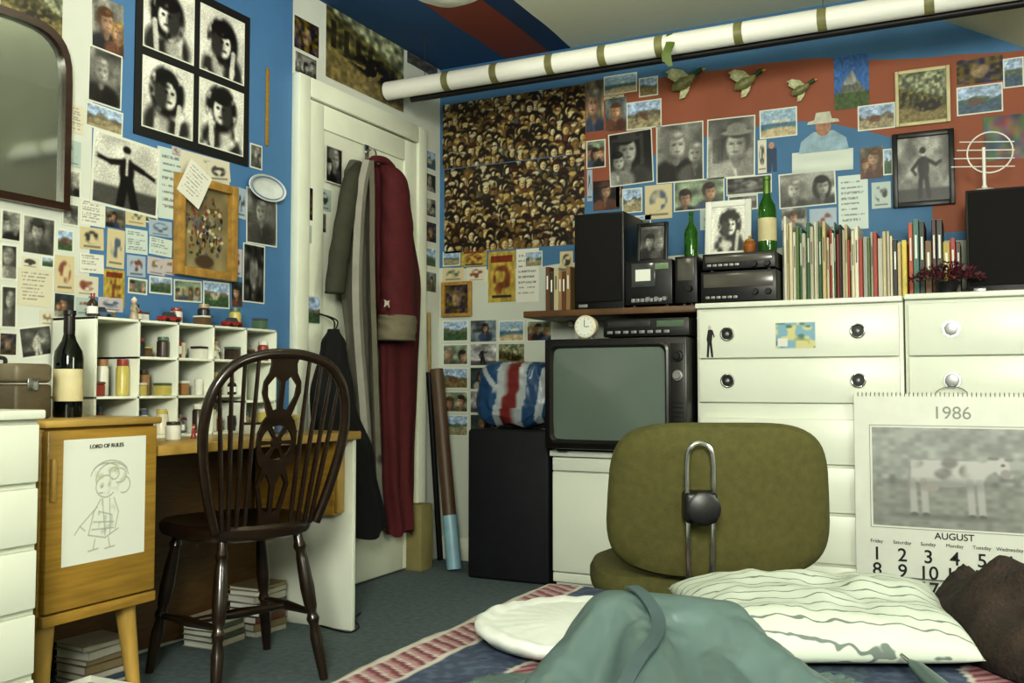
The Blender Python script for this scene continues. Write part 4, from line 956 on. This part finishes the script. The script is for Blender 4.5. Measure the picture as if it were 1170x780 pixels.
def mug(x,y,z,r,h,c,c2,g):
    e=thing('small_mug','small %s mug on the shelf unit'%dn(c),'mug',(x,y,z),group=g)
    B().lathe([(r*.8,0),(r*.95,.004),(r,h),(r*.88,h),(r*.8,h*.2),(.001,h*.15)],20).done('mug_body',cmat(c,'glaze',.3),e,local=True)
    B().tube(cat([(0,r*.93,h*.8),(0,r*1.5,h*.75),(0,r*1.5,h*.35),(0,r*.9,h*.2)]),r*.12,6).done('handle',cmat(c,'glaze',.3),e,local=True)
def toycar(x,y,z,s,c,g):
    e=thing('toy_car','small %s toy car on the shelf unit'%dn(c),'toy',(x,y,z),rz=pi/2,group=g)
    b=B();b.box(-s,s,-s*.42,s*.42,s*.18,s*.55,s*.1);b.done('car_body',cmat(c,'toy',.25),e,local=True)
    b=B();b.loft([[(-s*.55,-s*.36,s*.52),(s*.5,-s*.36,s*.52),(s*.5,s*.36,s*.52),(-s*.55,s*.36,s*.52)],[(-s*.4,-s*.3,s*.9),(s*.25,-s*.3,s*.9),(s*.25,s*.3,s*.9),(-s*.4,s*.3,s*.9)]]);b.done('cabin',cmat((60,70,80),'toy',.2),e,local=True)
    for a in(-1,1):
        for d in(-1,1):B().cyl((a*s*.55,d*s*.36,s*.2),(a*s*.55,d*s*.46,s*.2),s*.2,n=14).done('wheel',ink,e,local=True)
def doll(x,y,z,h,c,c2,g):
    e=thing('small_figurine','small %s figurine on the shelf unit'%dn(c),'figurine',(x,y,z),rz=pi/2,group=g)
    B().lathe([(h*.2,0),(h*.21,h*.03),(h*.13,h*.35),(h*.1,h*.5),(h*.13,h*.62),(h*.06,h*.7)],16).done('robe',cmat(c,'glaze',.3),e,local=True)
    b=B();b.ball((0,0,h*.8),h*.11,14);b.done('head',cmat((215,175,140),'glaze',.4),e,local=True)
    B().lathe([(h*.125,h*.83),(h*.12,h*.87),(h*.07,h*.94),(h*.01,h)],14).done('hat',cmat(c2,'glaze',.4),e,local=True)
    for s_ in(-1,1):b=B();b.tube([(s_*h*.12,0,h*.58),(s_*h*.2,-h*.05,h*.45),(s_*h*.12,-h*.12,h*.38)],h*.04,8);b.done('arm',cmat(c,'glaze',.3),e,local=True)
def tin(x,y,z,w,h,c,c2,g):
    e=thing('small_tin','small %s tin box on the shelf unit'%dn(c),'tin',(x,y,z),group=g)
    B().box(-.022,.022,-w/2,w/2,0,h*.8,.003).done('tin_body',cmat(c,'tin',.3),e,local=True)
    B().box(-.023,.023,-w/2-.001,w/2+.001,h*.8,h,.003).done('lid',cmat(c2,'tin',.3),e,local=True)
rs=random.Random(12);gs='ornaments in the pigeonhole shelf'
def rnd(x,y,z,wmax,hmax,g):
    c=rs.choice(CP);c2=rs.choice(CP);k=rs.choice([0,1,2,3,3,4,0,1]);h=hmax*rs.uniform(.5,.9)
    if k==0:jar(x,y,z,min(wmax/2,.022),h,c,c2,g)
    elif k==1:mug(x,y,z,min(wmax/2.6,.02),min(h,.05),c,c2,g)
    elif k==2:doll(x,y,z,h,c,c2,g)
    elif k==3:tin(x,y,z,wmax*.9,h*.6,c,c2,g)
    else:bottle(x,y,z,h,min(wmax/2.5,.015),cmat(c,'glassy',.15),'small %s bottle on the shelf unit'%dn(c),paperw,cmat(c2,'glassy',.3),'small_bottle',g)
for ci in range(5):
    a,b_=float(cols[ci])+t,float(cols[ci+1]);cw=b_-a
    for li in range(3):
        zb_=lv[li]+t
        if li==2 and ci==0:continue
        if li==1 and ci==4:continue
        hm=(lv[li+1]-lv[li]-t) if not(li==1 and ci==0) else .14
        if li==0 and ci==4:hm*=.75
        n=3
        for q in range(n):rnd(hx1-.035-(q%2)*.03,a+cw*(q+.5)/n,zb_+.0002,cw/n*.78,hm*.93,gs)
        for q in range(2):rnd(hx1-.115,a+cw*(q+.5)/2,zb_+.0002,cw/2*.6,hm*.95,gs)
gt='ornaments on top of the pigeonhole shelf'
y=sy0+.03;k=0
while y<sy1-.03:
    x=hx1-.05-(k%3)*.035
    if k in(1,6,12):toycar(x,y+.01,sz1+.0002,.038,[(150,44,40),(80,100,130),(180,160,70)][k%3],gt);y+=.02
    else:rnd(x,y,sz1+.0002,.04,.085 if k!=3 else .12,gt)
    y+=.043;k+=1
bottle(-2.13,1.70,cz1,.275,.036,darkg,'dark wine bottle with cream label on the oak cabinet',cream_l,mat('foil_dark',(30,24,24),.4,.3),'wine_bottle')
for k,(yy,xx) in enumerate(((2.05,-2.12),(2.15,-2.14),(2.42,-2.16),(2.5,-2.1),(2.58,-2.13),(2.66,-2.16))):
    rnd(xx,yy,dz+.0002,.06,.075,'small things on the desk')
# under desk
PU=[(160,155,138),(100,62,52),(66,80,94),(176,172,158),(130,116,88),(80,90,74)]
def flatbook(x,y,z,w,d,h,c,rz,g):
    e=thing('book','%s book lying in a stack under the desk'%dn(c),'book',(x,y,z),rz=rz,group=g)
    b=B();b.box(-w/2,w/2,-d/2,d/2,0,.002);b.box(-w/2,w/2,-d/2,d/2,h-.002,h);b.box(-w/2,w/2,-d/2,-d/2+.002,0,h);b.done('cover',cmat(c),e,local=True)
    B().box(-w/2+.004,w/2-.004,-d/2+.002,d/2-.004,.002,h-.002).done('pages',paperw,e,local=True)
for (sx_,sy_) in((-2.28,2.60),(-2.305,2.42),(-2.305,1.94)):
    z=0.0
    for k in range(rs.randrange(5,9)):
        h=rs.uniform(.012,.026);flatbook(sx_+rs.uniform(-.004,.004),sy_,z,.15,.13,h,rs.choice(PU),pi/2+rs.uniform(-.12,.12),'books stacked under the desk');z+=h
e=thing('white_carton','open-topped white carton on carpet under the oak cabinet','box',(-2.02,1.68,0))
b=B();b.box(-.10,.10,-.10,.10,0,.004);b.box(-.10,-.096,-.10,.10,0,.09);b.box(.096,.10,-.10,.10,0,.09);b.box(-.10,.10,-.10,-.096,0,.09);b.box(-.10,.10,.096,.10,0,.09);b.done('carton_body',paperw,e,local=True)
B().box(-.09,.09,-.09,.09,.004,.08,.01).done('folded_papers',cream,e,local=True)
pts=[ax(u,v,2,.004) for u,v in((345,708),(372,716),(398,722),(410,716),(405,707),(412,700))]
o=B().tube(cat(pts),.003,6).done('power_cable',black);tag(o,'thin black cable curling on the carpet','cable')
# ============ WINDSOR CHAIR
def lean(z):return -.17-(z-.45)*.2
ch=thing('windsor_chair','dark wooden wheelback windsor chair at the desk','chair',(-1.985,2.185,0),rz=math.radians(68))
def so(s_,z):
    o=[]
    for i in range(44):
        a=2*pi*i/44;x=.205*math.copysign(abs(cos(a))**.8,cos(a));y=.2*math.copysign(abs(sin(a))**.75,sin(a));x*=1+.12*(y/.2);o.append((x*s_,y*s_,z))
    return o
b=B();b.loft([so(.86,.412),so(.97,.422),so(1,.436),so(1,.45),so(.96,.459),so(.8,.456),so(.5,.447),so(.15,.447)]);b.done('seat',dark,ch,local=True)
half=[(.155,.45),(.184,.54),(.209,.65),(.216,.75),(.197,.84),(.145,.905),(.07,.932)]
bowp=[(-x,z) for x,z in half]+[(0,.938)]+[(x,z) for x,z in half[::-1]]
P3=cat([(x,lean(z),z) for x,z in bowp],5)
B().tube(P3,.0145,12).done('back_bow',dark,ch,local=True)
for s_ in(-1,1):
    for b0,t0,tz in((.07,.078,.928),(.094,.118,.914),(.117,.153,.893),(.136,.184,.853)):
        B().turned((s_*b0,-.17,.45),(s_*t0,lean(tz),tz),[(0,.007),(.4,.0075),(1,.0055)],8).done('spindle',dark,ch,local=True)
hw_=[(.455,.03),(.49,.033),(.53,.042),(.57,.05),(.6,.042),(.615,.036),(.63,.05),(.66,.058),(.69,.06),(.72,.058),(.75,.048),(.765,.036),(.79,.045),(.83,.058),(.86,.056),(.885,.042),(.91,.038),(.93,.044)]
out=[(w_,z) for z,w_ in hw_]+[(-w_,z) for z,w_ in hw_[::-1]]
holes=[]
for k in range(6):
    a0=k*pi/3+.13;a1=(k+1)*pi/3-.13
    holes.append([(.048*cos(a),.69+.048*sin(a)) for a in np.linspace(a0,a1,6)]+[(.016*cos(a),.69+.016*sin(a)) for a in np.linspace(a1-.15,a0+.15,3)])
for s_ in(-1,1):
    holes.append([(s_*x,z) for x,z in((.007,.49),(.022,.5),(.033,.545),(.039,.575),(.022,.602),(.007,.57))])
    holes.append([(s_*x,z) for x,z in((.007,.785),(.022,.78),(.042,.82),(.045,.85),(.024,.876),(.007,.86))])
me=plate([out]+holes,.01)
for v in me.vertices:v.co.y+=lean(v.co.z)
B().mesh(me).done('wheel_splat',dark,ch,local=True)
lp_=[(0,.013),(.08,.014),(.12,.019),(.15,.014),(.2,.017),(.4,.021),(.52,.018),(.56,.013),(.6,.019),(.64,.013),(.72,.018),(.85,.016),(1,.012)]
tops=[(-.13,.13),(.13,.13),(-.115,-.13),(.115,-.13)];bots=[(-.19,.19),(.19,.19),(-.165,-.21),(.165,-.21)]
for (a,b_),(c_,d) in zip(tops,bots):B().turned((a,b_,.43),(c_,d,0),lp_).done('leg',dark,ch,local=True)
def onleg(i,z):
    t=(.43-z)/.43;return Vector((tops[i][0]*(1-t)+bots[i][0]*t,tops[i][1]*(1-t)+bots[i][1]*t,z))
sp=[(0,.008),(.3,.012),(.5,.015),(.7,.012),(1,.008)]
B().turned(onleg(0,.17),onleg(2,.19),sp).done('stretcher',dark,ch,local=True);B().turned(onleg(1,.17),onleg(3,.19),sp).done('stretcher',dark,ch,local=True)
B().turned((onleg(0,.17)+onleg(2,.19))/2,(onleg(1,.17)+onleg(3,.19))/2,sp).done('stretcher',dark,ch,local=True)
# ============ OLIVE OFFICE CHAIR
oc=thing('office_chair','olive green upholstered typist chair with chrome back bracket','chair',(-.632,2.20,0),rz=math.radians(24))
def pad(w,h,t,cx,cy,cz,curve,tilt,vert=True,p=3.4):
    rings=[];prof=[(0.02,-1),(.5,-1),(.85,-.94),(.96,-.7),(1,-.25),(1,.25),(.96,.7),(.85,.94),(.5,1),(.02,1)]
    for s_,d in prof:
        r_=[]
        for i in range(56):
            a=2*pi*i/56;x=math.copysign(abs(cos(a))**(2/p),cos(a))*w/2*s_;z=math.copysign(abs(sin(a))**(2/p),sin(a))*h/2*s_
            if vert:
                x*=1-.04*z/(h/2);y=d*t/2+curve*(x/(w/2))**2;q=Vector((x,y,z));q=Matrix.Rotation(tilt,3,'X')@q
            else:q=Vector((x,z,d*t/2+curve*((x/(w/2))**2)))
            r_.append(q+Vector((cx,cy,cz)))
        rings.append(r_)
    b=B();b.loft(rings);return b
pad(.48,.335,.06,.045,-.2,.603,.05,.1,p=4).done('backrest',olive,oc,local=True)
pad(.45,.43,.075,-.0,.06,.405,-.012,0,False).done('seat',olive,oc,local=True)
b=B();x0=-.01
pts=cat([(x0-.022,-.25,.40),(x0-.025,-.262,.5),(x0-.027,-.268,.62),(x0-.027,-.268,.69),(x0-.02,-.268,.72),(x0,-.268,.73),(x0+.02,-.268,.72),(x0+.027,-.268,.69),(x0+.027,-.268,.62),(x0+.025,-.262,.5),(x0+.022,-.25,.40)],5)
b.tube(pts,.0055,8);b.done('back_bracket',chrome,oc,local=True)
b=B();b.box(x0-.028,x0+.028,-.262,-.235,.36,.42,.004);b.box(x0-.025,x0+.025,-.25,.06,.335,.352,.003);b.done('support_arm',chrome,oc,local=True)
b=B();b.box(x0-.034,x0+.034,-.285,-.225,.565,.63,.01,3);b.done('bracket_clamp',black,oc,local=True)
b=B();b.turned((x0,-.285,.6),(x0,-.32,.6),[(0,.016),(.3,.03),(.9,.034),(1,.028)],20);b.done('adjustment_knob',black,oc,local=True)
B().cyl((0,.06,.08),(0,.06,.36),.024).done('column',chrome,oc,local=True)
for k in range(5):
    a=k*2*pi/5+.3;ex,ey=.25*cos(a),.25*sin(a)+.06
    b=B();b.tube([(0,.06,.09),(ex*.6,.06+(ey-.06)*.6,.085),(ex,ey,.07)],[.024,.018,.014],10);b.done('base_leg',chrome,oc,local=True)
    b=B();b.cyl((ex-.02*sin(a),ey+.02*cos(a),.026),(ex+.02*sin(a),ey-.02*cos(a),.026),.026,n=18);b.cyl((ex,ey,.04),(ex,ey,.07),.007);b.done('caster',black,oc,local=True)
# ============ BED
bx0,bx1,by0,by1=-.84,.44,-.5,1.86
e=thing('bed','single bed covered with a patterned quilt','bed',((bx0+bx1)/2,(by0+by1)/2,0))
B().box(bx0+.03,bx1-.03,by0+.03,by1-.03,.12,.24,.01).done('bed_base',mat('bed_base_cloth',(120,116,100),.8),e)
B().box(bx0+.02,bx1-.02,by0+.02,by1-.02,.24,bz-.012,.03,3).done('mattress',mat('mattress_ticking',(205,205,195),.8),e)
for x in(bx0+.1,bx1-.1):
    for y in(by0+.1,by1-.1):B().cyl((x,y,0),(x,y,.12),.02,.024).done('leg',dark,e)
def quiltc(v):
    d=v.x-bx0;y=v.y
    tri=lambda q:abs((q%1)-.5)*2
    MAR=(96,46,56);CR=(160,156,148);PK=(138,106,108)
    n_=noise.noise(Vector((v.x*60,v.y*60,2)))
    if d<.014:return CR
    if d<.075:
        q=((y*2+d*1.2)*16)%1
        return MAR if q<.42 else (CR if q<.6 else PK)
    if d<.086:return CR
    dd=d+.02*tri(y*7)
    q=(dd-.086)%.3
    if q<.13:return (48,58,78) if n_>-.1 else (64,76,94)
    if q<.14:return CR
    if q<.2:
        p=((y-d)*2*18)%1
        return MAR if p<.5 else PK
    if q<.21:return CR
    return (70,84,92) if n_>0 else (54,66,82)
nx,ny=260,480;vs=[];fs=[]
prof=[(-.012,-.22),(-.014,-.12),(-.012,-.04),(-.002,-.008)]
for j in range(ny+1):
    y=by0+(by1-by0)*j/ny
    for dx,dz_ in prof:vs.append(Vector((bx0+dx+.008*sin(y*18),y,bz+dz_)))
    for i in range(nx+1):
        x=bx0+ (bx1-bx0)*i/nx
        vs.append(Vector((x,y,bz+.004*noise.noise(Vector((x*7,y*7,1)))+.002*noise.noise(Vector((x*25,y*25,4))))))
m_=nx+1+4
for j in range(ny):
    for i in range(m_-1):fs.append((j*m_+i,j*m_+i+1,(j+1)*m_+i+1,(j+1)*m_+i))
me=colmesh('quilt',vs,fs,quiltc,CLOTHP);o=bpy.data.objects.new('quilt',me);COL.objects.link(o)
sm=o.modifiers.new('thickness','SOLIDIFY');sm.thickness=.01;sm.offset=1
me.transform(Matrix.Translation((-(bx0+bx1)/2,-(by0+by1)/2,-bz)));o.location=((bx0+bx1)/2,(by0+by1)/2,bz)
tag(o,'navy maroon and cream patterned quilt spread over the bed','quilt')
def pillow(w,d,t,n=60,wr=.006,seed=0):
    vs=[];fs=[]
    for sgn in(1,-1):
        for j in range(n+1):
            for i in range(n+1):
                u=-1+2*i/n;v=-1+2*j/n;e_=(max(0,1-abs(u)**4)*max(0,1-abs(v)**4))**.5
                x=u*w/2*(1-.05*(1-v*v)*abs(u)**4);y=v*d/2*(1-.05*(1-u*u)*abs(v)**4)
                z=sgn*e_*t*(.7 if sgn>0 else .3);z+=e_*wr*(noise.noise(Vector((x*12,y*12,seed)))*2+noise.noise(Vector((x*30,y*10,seed+4))))*(1 if sgn>0 else 0)
                x+=.05*v*max(u,0)
                vs.append(Vector((x,y,z)))
    m=(n+1)**2
    for k in range(2):
        for j in range(n):
            for i in range(n):
                a=k*m+j*(n+1)+i;q=(a,a+1,a+n+2,a+n+1);fs.append(q if k==0 else q[::-1])
    me=bpy.data.meshes.new('p');me.from_pydata([tuple(v) for v in vs],[],fs);return me
def stripem():
    m,N,L,b=newmat('wavy_striped_cotton');tc=N.new('ShaderNodeTexCoord');mp=N.new('ShaderNodeMapping');L.new(tc.outputs['Object'],mp.inputs[0])
    mp.inputs['Rotation'].default_value=(0,0,.12)
    w=N.new('ShaderNodeTexWave');w.bands_direction='Y';w.inputs['Scale'].default_value=9.5;w.inputs['Distortion'].default_value=2.2;w.inputs['Detail'].default_value=1.0;w.inputs['Detail Scale'].default_value=3.6;L.new(mp.outputs[0],w.inputs[0])
    r=N.new('ShaderNodeValToRGB');E=r.color_ramp.elements;E[0].position=.02;E[0].color=(*lin((98,108,102)),1);E[1].position=.06;E[1].color=(*lin((176,184,172)),1)
    L.new(w.outputs['Fac'],r.inputs[0]);L.new(r.outputs[0],b.inputs['Base Color']);b.inputs['Roughness'].default_value=.85;return m
b=B();b.mesh(pillow(.45,.43,.075,seed=2));bmesh.ops.remove_doubles(b.bm,verts=b.bm.verts,dist=1e-5)
o=b.done('striped_pillow',stripem(),local=True,ang=3);o.location=(-.255,1.675,qz+.026);o.rotation_euler=(.03,0,.44)
tag(o,'flat white pillow with thin wavy grey stripes on bed','pillow')
b=B();prof=[(.001,0),(.1,0),(.158,.004),(.176,.018),(.175,.027),(.162,.032),(.148,.026),(.136,.026),(.08,.032),(.001,.034)]
b.lathe(prof,72)
for v in b.bm.verts:
    a=math.atan2(v.co.y,v.co.x);rr_=v.co.to_2d().length
    if v.co.z>.014:v.co.z+=.002*sin(a*21)*(rr_/.18)**2+.005*noise.noise(v.co*9)
o=b.done('round_cushion',mat('white_cotton',(190,194,188),.85,var=.03,bump=.1,bs=60),local=True,ang=3);o.location=(-.605,1.475,qz+.001);tag(o,'flat round white cushion lying on the quilt','cushion')
# jacket
sat=mat('grey_blue_satin',(78,96,94),.4,var=.08,scale=6)
if CLOTH:
    b=B();b.mesh(CLOTH);jk=b.done('jacket',sat,ang=3)
    ss=jk.modifiers.new('sub','SUBSURF');ss.levels=1;ss.render_levels=1
    s=jk.modifiers.new('thickness','SOLIDIFY');s.thickness=.002;s.offset=1
else:
    b=B();b.ball((0,0,0),(.2,.2,.1),40);jk=b.done('jacket',sat,local=True);jk.location=R*.2+fh*1.15+ZZ*(qz+.03)
tag(jk,'crumpled grey-blue satin jacket thrown on the bed','jacket')
dg=bpy.context.evaluated_depsgraph_get()
if CLOTH:
    bv=BVHTree.FromObject(jk,dg)
    def onto(l,d):
        p=R*l+fh*d;q=bv.ray_cast(Vector((p.x,p.y,2))-jk.location,Vector((0,0,-1)))
        return (q[0]+jk.location if q[0] else Vector((p.x,p.y,qz)))+Vector((0,0,.004))
    path=cat([(.16,1.30,0),(.185,1.24,0),(.175,1.17,0),(.14,1.10,0),(.10,1.04,0)],10);c3=[onto(q.x,q.y) for q in path]
    for _ in range(4):c3=[c3[0]]+[Vector((c3[i].x,c3[i].y,max(c3[i].z,(c3[i-1].z+c3[i+1].z)/2))) for i in range(1,len(c3)-1)]+[c3[-1]]
    b=B();rings=[]
    for i,q in enumerate(c3):
        t=(c3[min(i+1,len(c3)-1)]-c3[max(i-1,0)]).normalized();s_=t.cross(ZZ).normalized();u_=s_.cross(t)
        rings.append([q-s_*.009,q+s_*.009,q+s_*.009+u_*.003,q-s_*.009+u_*.003])
    b.loft(rings);o=b.done('belt_strap',mat('belt_webbing',(60,76,78),.6,var=.1),jk,local=True);o.data.transform(Matrix.Translation(-jk.location))
def heap(name,cx,cy,rx,ry,z0,H,rz,m,seed,label,cat_,fr=9,fa=.35,n=100,nr=54):
    rings=[]
    for k in range(nr+1):
        r=1-k/nr if k<nr else .004;ring=[]
        for i in range(n):
            a=2*pi*i/n;Rb=1+.14*noise.noise(Vector((cos(a)*1.6,sin(a)*1.6,seed)))+.05*noise.noise(Vector((cos(a)*6,sin(a)*6,seed)))
            x=rx*r*Rb*cos(a);y=ry*r*Rb*sin(a)
            w_=noise.noise(Vector((x*5,y*5,seed+5)))*.6
            s1=1-abs(noise.noise(Vector((x*fr+w_,y*fr*.35+w_,seed+1))))*2.6
            s2=1-abs(noise.noise(Vector((x*fr*.5-y*fr*.8+w_,y*fr*.7+x*3+w_,seed+9))))*2.6
            e_=max(0,1-r**2.4)**.55
            z=H*e_*((1-fa)+fa*(.6*s1+.4*s2))
            ring.append(Vector((x,y,max(z,0.001) if r<.999 else 0)))
        rings.append(ring)
    b=B();b.loft(rings);o=b.done(name,m,local=True,ang=3);o.location=(cx,cy,z0);o.rotation_euler=(0,0,rz);tag(o,label,cat_);return o
pb=R*.86+fh*1.50
heap('brown_blanket',pb.x,pb.y,.165,.31,qz+.001,.15,yaw+.1,mat('brown_wool',(38,28,21),.95,var=.5,scale=30,bump=.6,bs=150),14,'bunched dark brown woolly blanket on the bed','blanket',fr=9,fa=.4)
p=R*.56+fh*1.30
e=thing('folded_umbrella','slim grey-green folded umbrella lying on the bed','umbrella',(p.x,p.y,qz),rz=yaw)
b=B();b.tube([(0,.06,.03),(0,.03,.028),(-.005,-.06,.024),(-.01,-.16,.022)],[.003,.01,.014,.018],12);b.done('canopy',sat,e,local=True)
b=B();b.cyl((0,.085,.031),(0,.06,.03),.003,n=8);b.done('tip',chrome,e,local=True)
# ============ COATS
def garment(keys,nl=60,ns=72,amp=.1,k=7,seed=0,xmin=LX+.03):
    ks=sorted(keys,reverse=True);rings=[]
    zs_=np.linspace(ks[0][0],ks[-1][0],nl)
    for li,z in enumerate(zs_):
        for a,b_ in zip(ks,ks[1:]):
            if a[0]>=z>=b_[0]:
                t=(a[0]-z)/(a[0]-b_[0]+1e-9);t=t*t*(3-2*t);yc,hw_,dp=[a[q]*(1-t)+b_[q]*t for q in(1,2,3)];break
        f=li/nl;ring=[]
        for i in range(ns):
            th=2*pi*i/ns;fo=amp*(.35+f)*sin(k*th+1.2*sin(z*2.5+seed))+amp*.8*noise.noise(Vector((cos(th)*2.2,sin(th)*2.2,z*1.8+seed)))
            fo+=amp*.5*noise.noise(Vector((cos(th)*5,sin(th)*5,z*5+seed)))
            y=yc+hw_*cos(th)*(1+fo*.3);x=dp*.5*(1+sin(th)*(1+fo))
            zz=z+(.014*sin(3*th+seed) if li==nl-1 else 0)
            ring.append(Vector((xmin+max(.002,x),y,zz)))
        rings.append(ring)
    b=B();b.loft(rings);return b
maroon=mat('maroon_wool',(80,24,28),.85,var=.12,scale=20,bump=.2,bs=200)
khaki=mat('khaki_cloth',(112,106,86),.85,var=.1);olv=mat('grey_coat_wool',(96,95,84),.85,var=.15,scale=12)
greyl=mat('grey_coat_lining',(144,142,132),.8,var=.1);blk=mat('black_garment',(15,14,17),.9,var=.3,bump=.1)
def kz(v,u0,u1,dp,X=-2.33):
    a=ax(u0,v,0,X);b_=ax(u1,v,0,X);return ((a.z+b_.z)/2,(a.y+b_.y)/2,abs(b_.y-a.y)/2,dp)
hk=ax(428,180,0,-2.36)
e=thing('coat_hook','metal coat hook fixed to the top of door','hook',(LX+.026,hk.y,hk.z+.02))
b=B();b.box(0,.004,-.015,.015,-.04,.04,.001);b.done('hook_plate',chrome,e,local=True)
b=B();b.tube(cat([(.004,0,.01),(.03,0,.02),(.05,0,0),(.045,0,-.03),(.02,0,-.04)]),.005,8);b.done('hook_arm',chrome,e,local=True)
e=thing('maroon_coat','long maroon coat with khaki cuff hanging on the door','coat',(LX+.03,3.52,kz(184,430,450,.05)[0]))
garment([kz(184,426,440,.04),kz(196,428,456,.09),kz(240,430,472,.10),kz(330,436,480,.11),kz(420,442,478,.10),kz(540,446,472,.10),kz(608,450,469,.11)],amp=.16,k=6,seed=3).done('coat_body',maroon,e)
def sleeve(pts,rs_,nm,m,par,fl=.75,n=24):
    P=cat(pts,8);R_=np.interp(np.linspace(0,1,len(P)),np.linspace(0,1,len(rs_)),rs_);b=B()
    rings=[]
    for i,(p,r) in enumerate(zip(P,R_)):
        rings.append([p+Vector((r*fl*sin(2*pi*j/n)*(1+.12*noise.noise(Vector((j,i*.3,1)))),r*cos(2*pi*j/n)*(1+.05*sin(i*1.1+j)),0)) for j in range(n)])
    b.loft(rings);return b.done(nm,m,par,ang=3)
xs=-2.27
def sp_(u,v,X=xs):return ax(u,v,0,X)
sleeve([sp_(440,188,-2.31),sp_(450,205),sp_(453,260),sp_(454,330),sp_(454,362)],[.03,.07,.085,.09,.095],'sleeve',maroon,e)
sleeve([sp_(454,361),sp_(454,372),sp_(452,389)],[.1,.103,.1],'cuff',khaki,e)
cb_=sp_(442,351,-2.19);b=B();b.mesh(plate([[(-.018,0),(.0,.012),(.018,0),(.012,.02),(.02,.03),(0,.026),(-.02,.03),(-.012,.02)]],.004));me_=b.done('insignia',mat('silver_braid',(205,200,185),.5),e,local=True);me_.rotation_euler=(0,0,pi/2);me_.location=cb_-Vector(e['wl'])
b=B();b.tube(cat([sp_(424,186,-2.33),sp_(428,182,-2.3),sp_(440,184,-2.29),sp_(448,192,-2.3)]),.017,12);b.done('collar',maroon,e)
e=thing('grey_coat','long grey coat with pale lining hanging on the door','coat',(LX+.03,3.32,kz(184,405,425,.05)[0]))
garment([kz(183,412,424,.04),kz(196,404,427,.07),kz(240,398,428,.08),kz(320,398,430,.08),kz(420,406,433,.07),kz(520,415,436,.06),kz(590,418,438,.06)],amp=.16,k=5,seed=8).done('coat_body',olv,e)
sleeve([sp_(412,186,-2.34),sp_(402,205,-2.32),sp_(393,255,-2.31),sp_(386,300,-2.31),sp_(382,335,-2.31)],[.025,.042,.046,.046,.046],'sleeve',mat('dark_olive_sleeve',(60,60,48),.85,var=.15),e)
def strip(us,name,m,hw0,X,vv=(184,220,280,340,400,460,520)):
    pl_=[ax(u,v,0,X) for u,v in zip(us,vv)];b=B()
    b.loft([[p+Vector((.0,-hw0,0)),p+Vector((.018,-hw0*.4,0)),p+Vector((.012,hw0*.4,0)),p+Vector((.002,hw0,0))] for p in cat(pl_,5)]);return b.done(name,m,e)
strip((420,413,409,408,411,416,420),'lapel',greyl,.034,-2.29)
strip((424,425,425,426,428,430,432),'lining_edge',mat('coat_facing',(104,100,86),.8),.016,-2.295)
e=thing('black_gown','long black garment hanging low on the door','garment',(LX+.03,3.1,kz(376,376,392,.05,-2.33)[0]))
garment([kz(376,376,384,.04,-2.3),kz(392,370,392,.07,-2.28),kz(450,360,404,.09,-2.26),kz(530,364,426,.1,-2.26),kz(612,382,439,.1,-2.26)],amp=.2,k=5,seed=13,xmin=LX+.115).done('garment_body',blk,e)
b=B();a=ax(381,372,0,-2.33);b.tube(cat([a+Vector((.0,0,-.03)),a+Vector((.01,-.012,.02)),a+Vector((-.07,0,.05)),a+Vector((.01,.012,.02)),a+Vector((.0,0,-.03))]),.003,6);b.done('hanging_loop',blk,e)
# ============ LIGHTS
def area(name,loc,tgt,size,en,col=(1,1,.95)):
    l=bpy.data.lights.new(name,'AREA');l.energy=en;l.size=size;l.color=col;o=bpy.data.objects.new(name,l);COL.objects.link(o);o.location=loc
    o.rotation_euler=(Vector(tgt)-Vector(loc)).to_track_quat('-Z','Y').to_euler();return o
area('rear_area_light',(.3,-.9,1.75),(-1.1,3.5,1.25),.7,112,(1,1,.88))  # added area lamp behind the camera, standing in for window light
area('side_area_light',(1.1,1.6,1.5),(-1.8,2.9,1.05),.6,22,(1,1,.9))  # weaker area lamp inside the right wall; no window is built there
pl=bpy.data.lights.new('ceiling_bulb','POINT');pl.energy=19;pl.shadow_soft_size=.08;pl.color=(1,.98,.82);o=bpy.data.objects.new('ceiling_bulb',pl);COL.objects.link(o);o.location=(lp.x,lp.y,lz+.16)
w=bpy.data.worlds.new('world');S.world=w;w.use_nodes=True;w.node_tree.nodes['Background'].inputs[0].default_value=(.85,1,.92,1);w.node_tree.nodes['Background'].inputs[1].default_value=.26
for o in bpy.data.objects:
    if 'wl' in o:del o['wl']
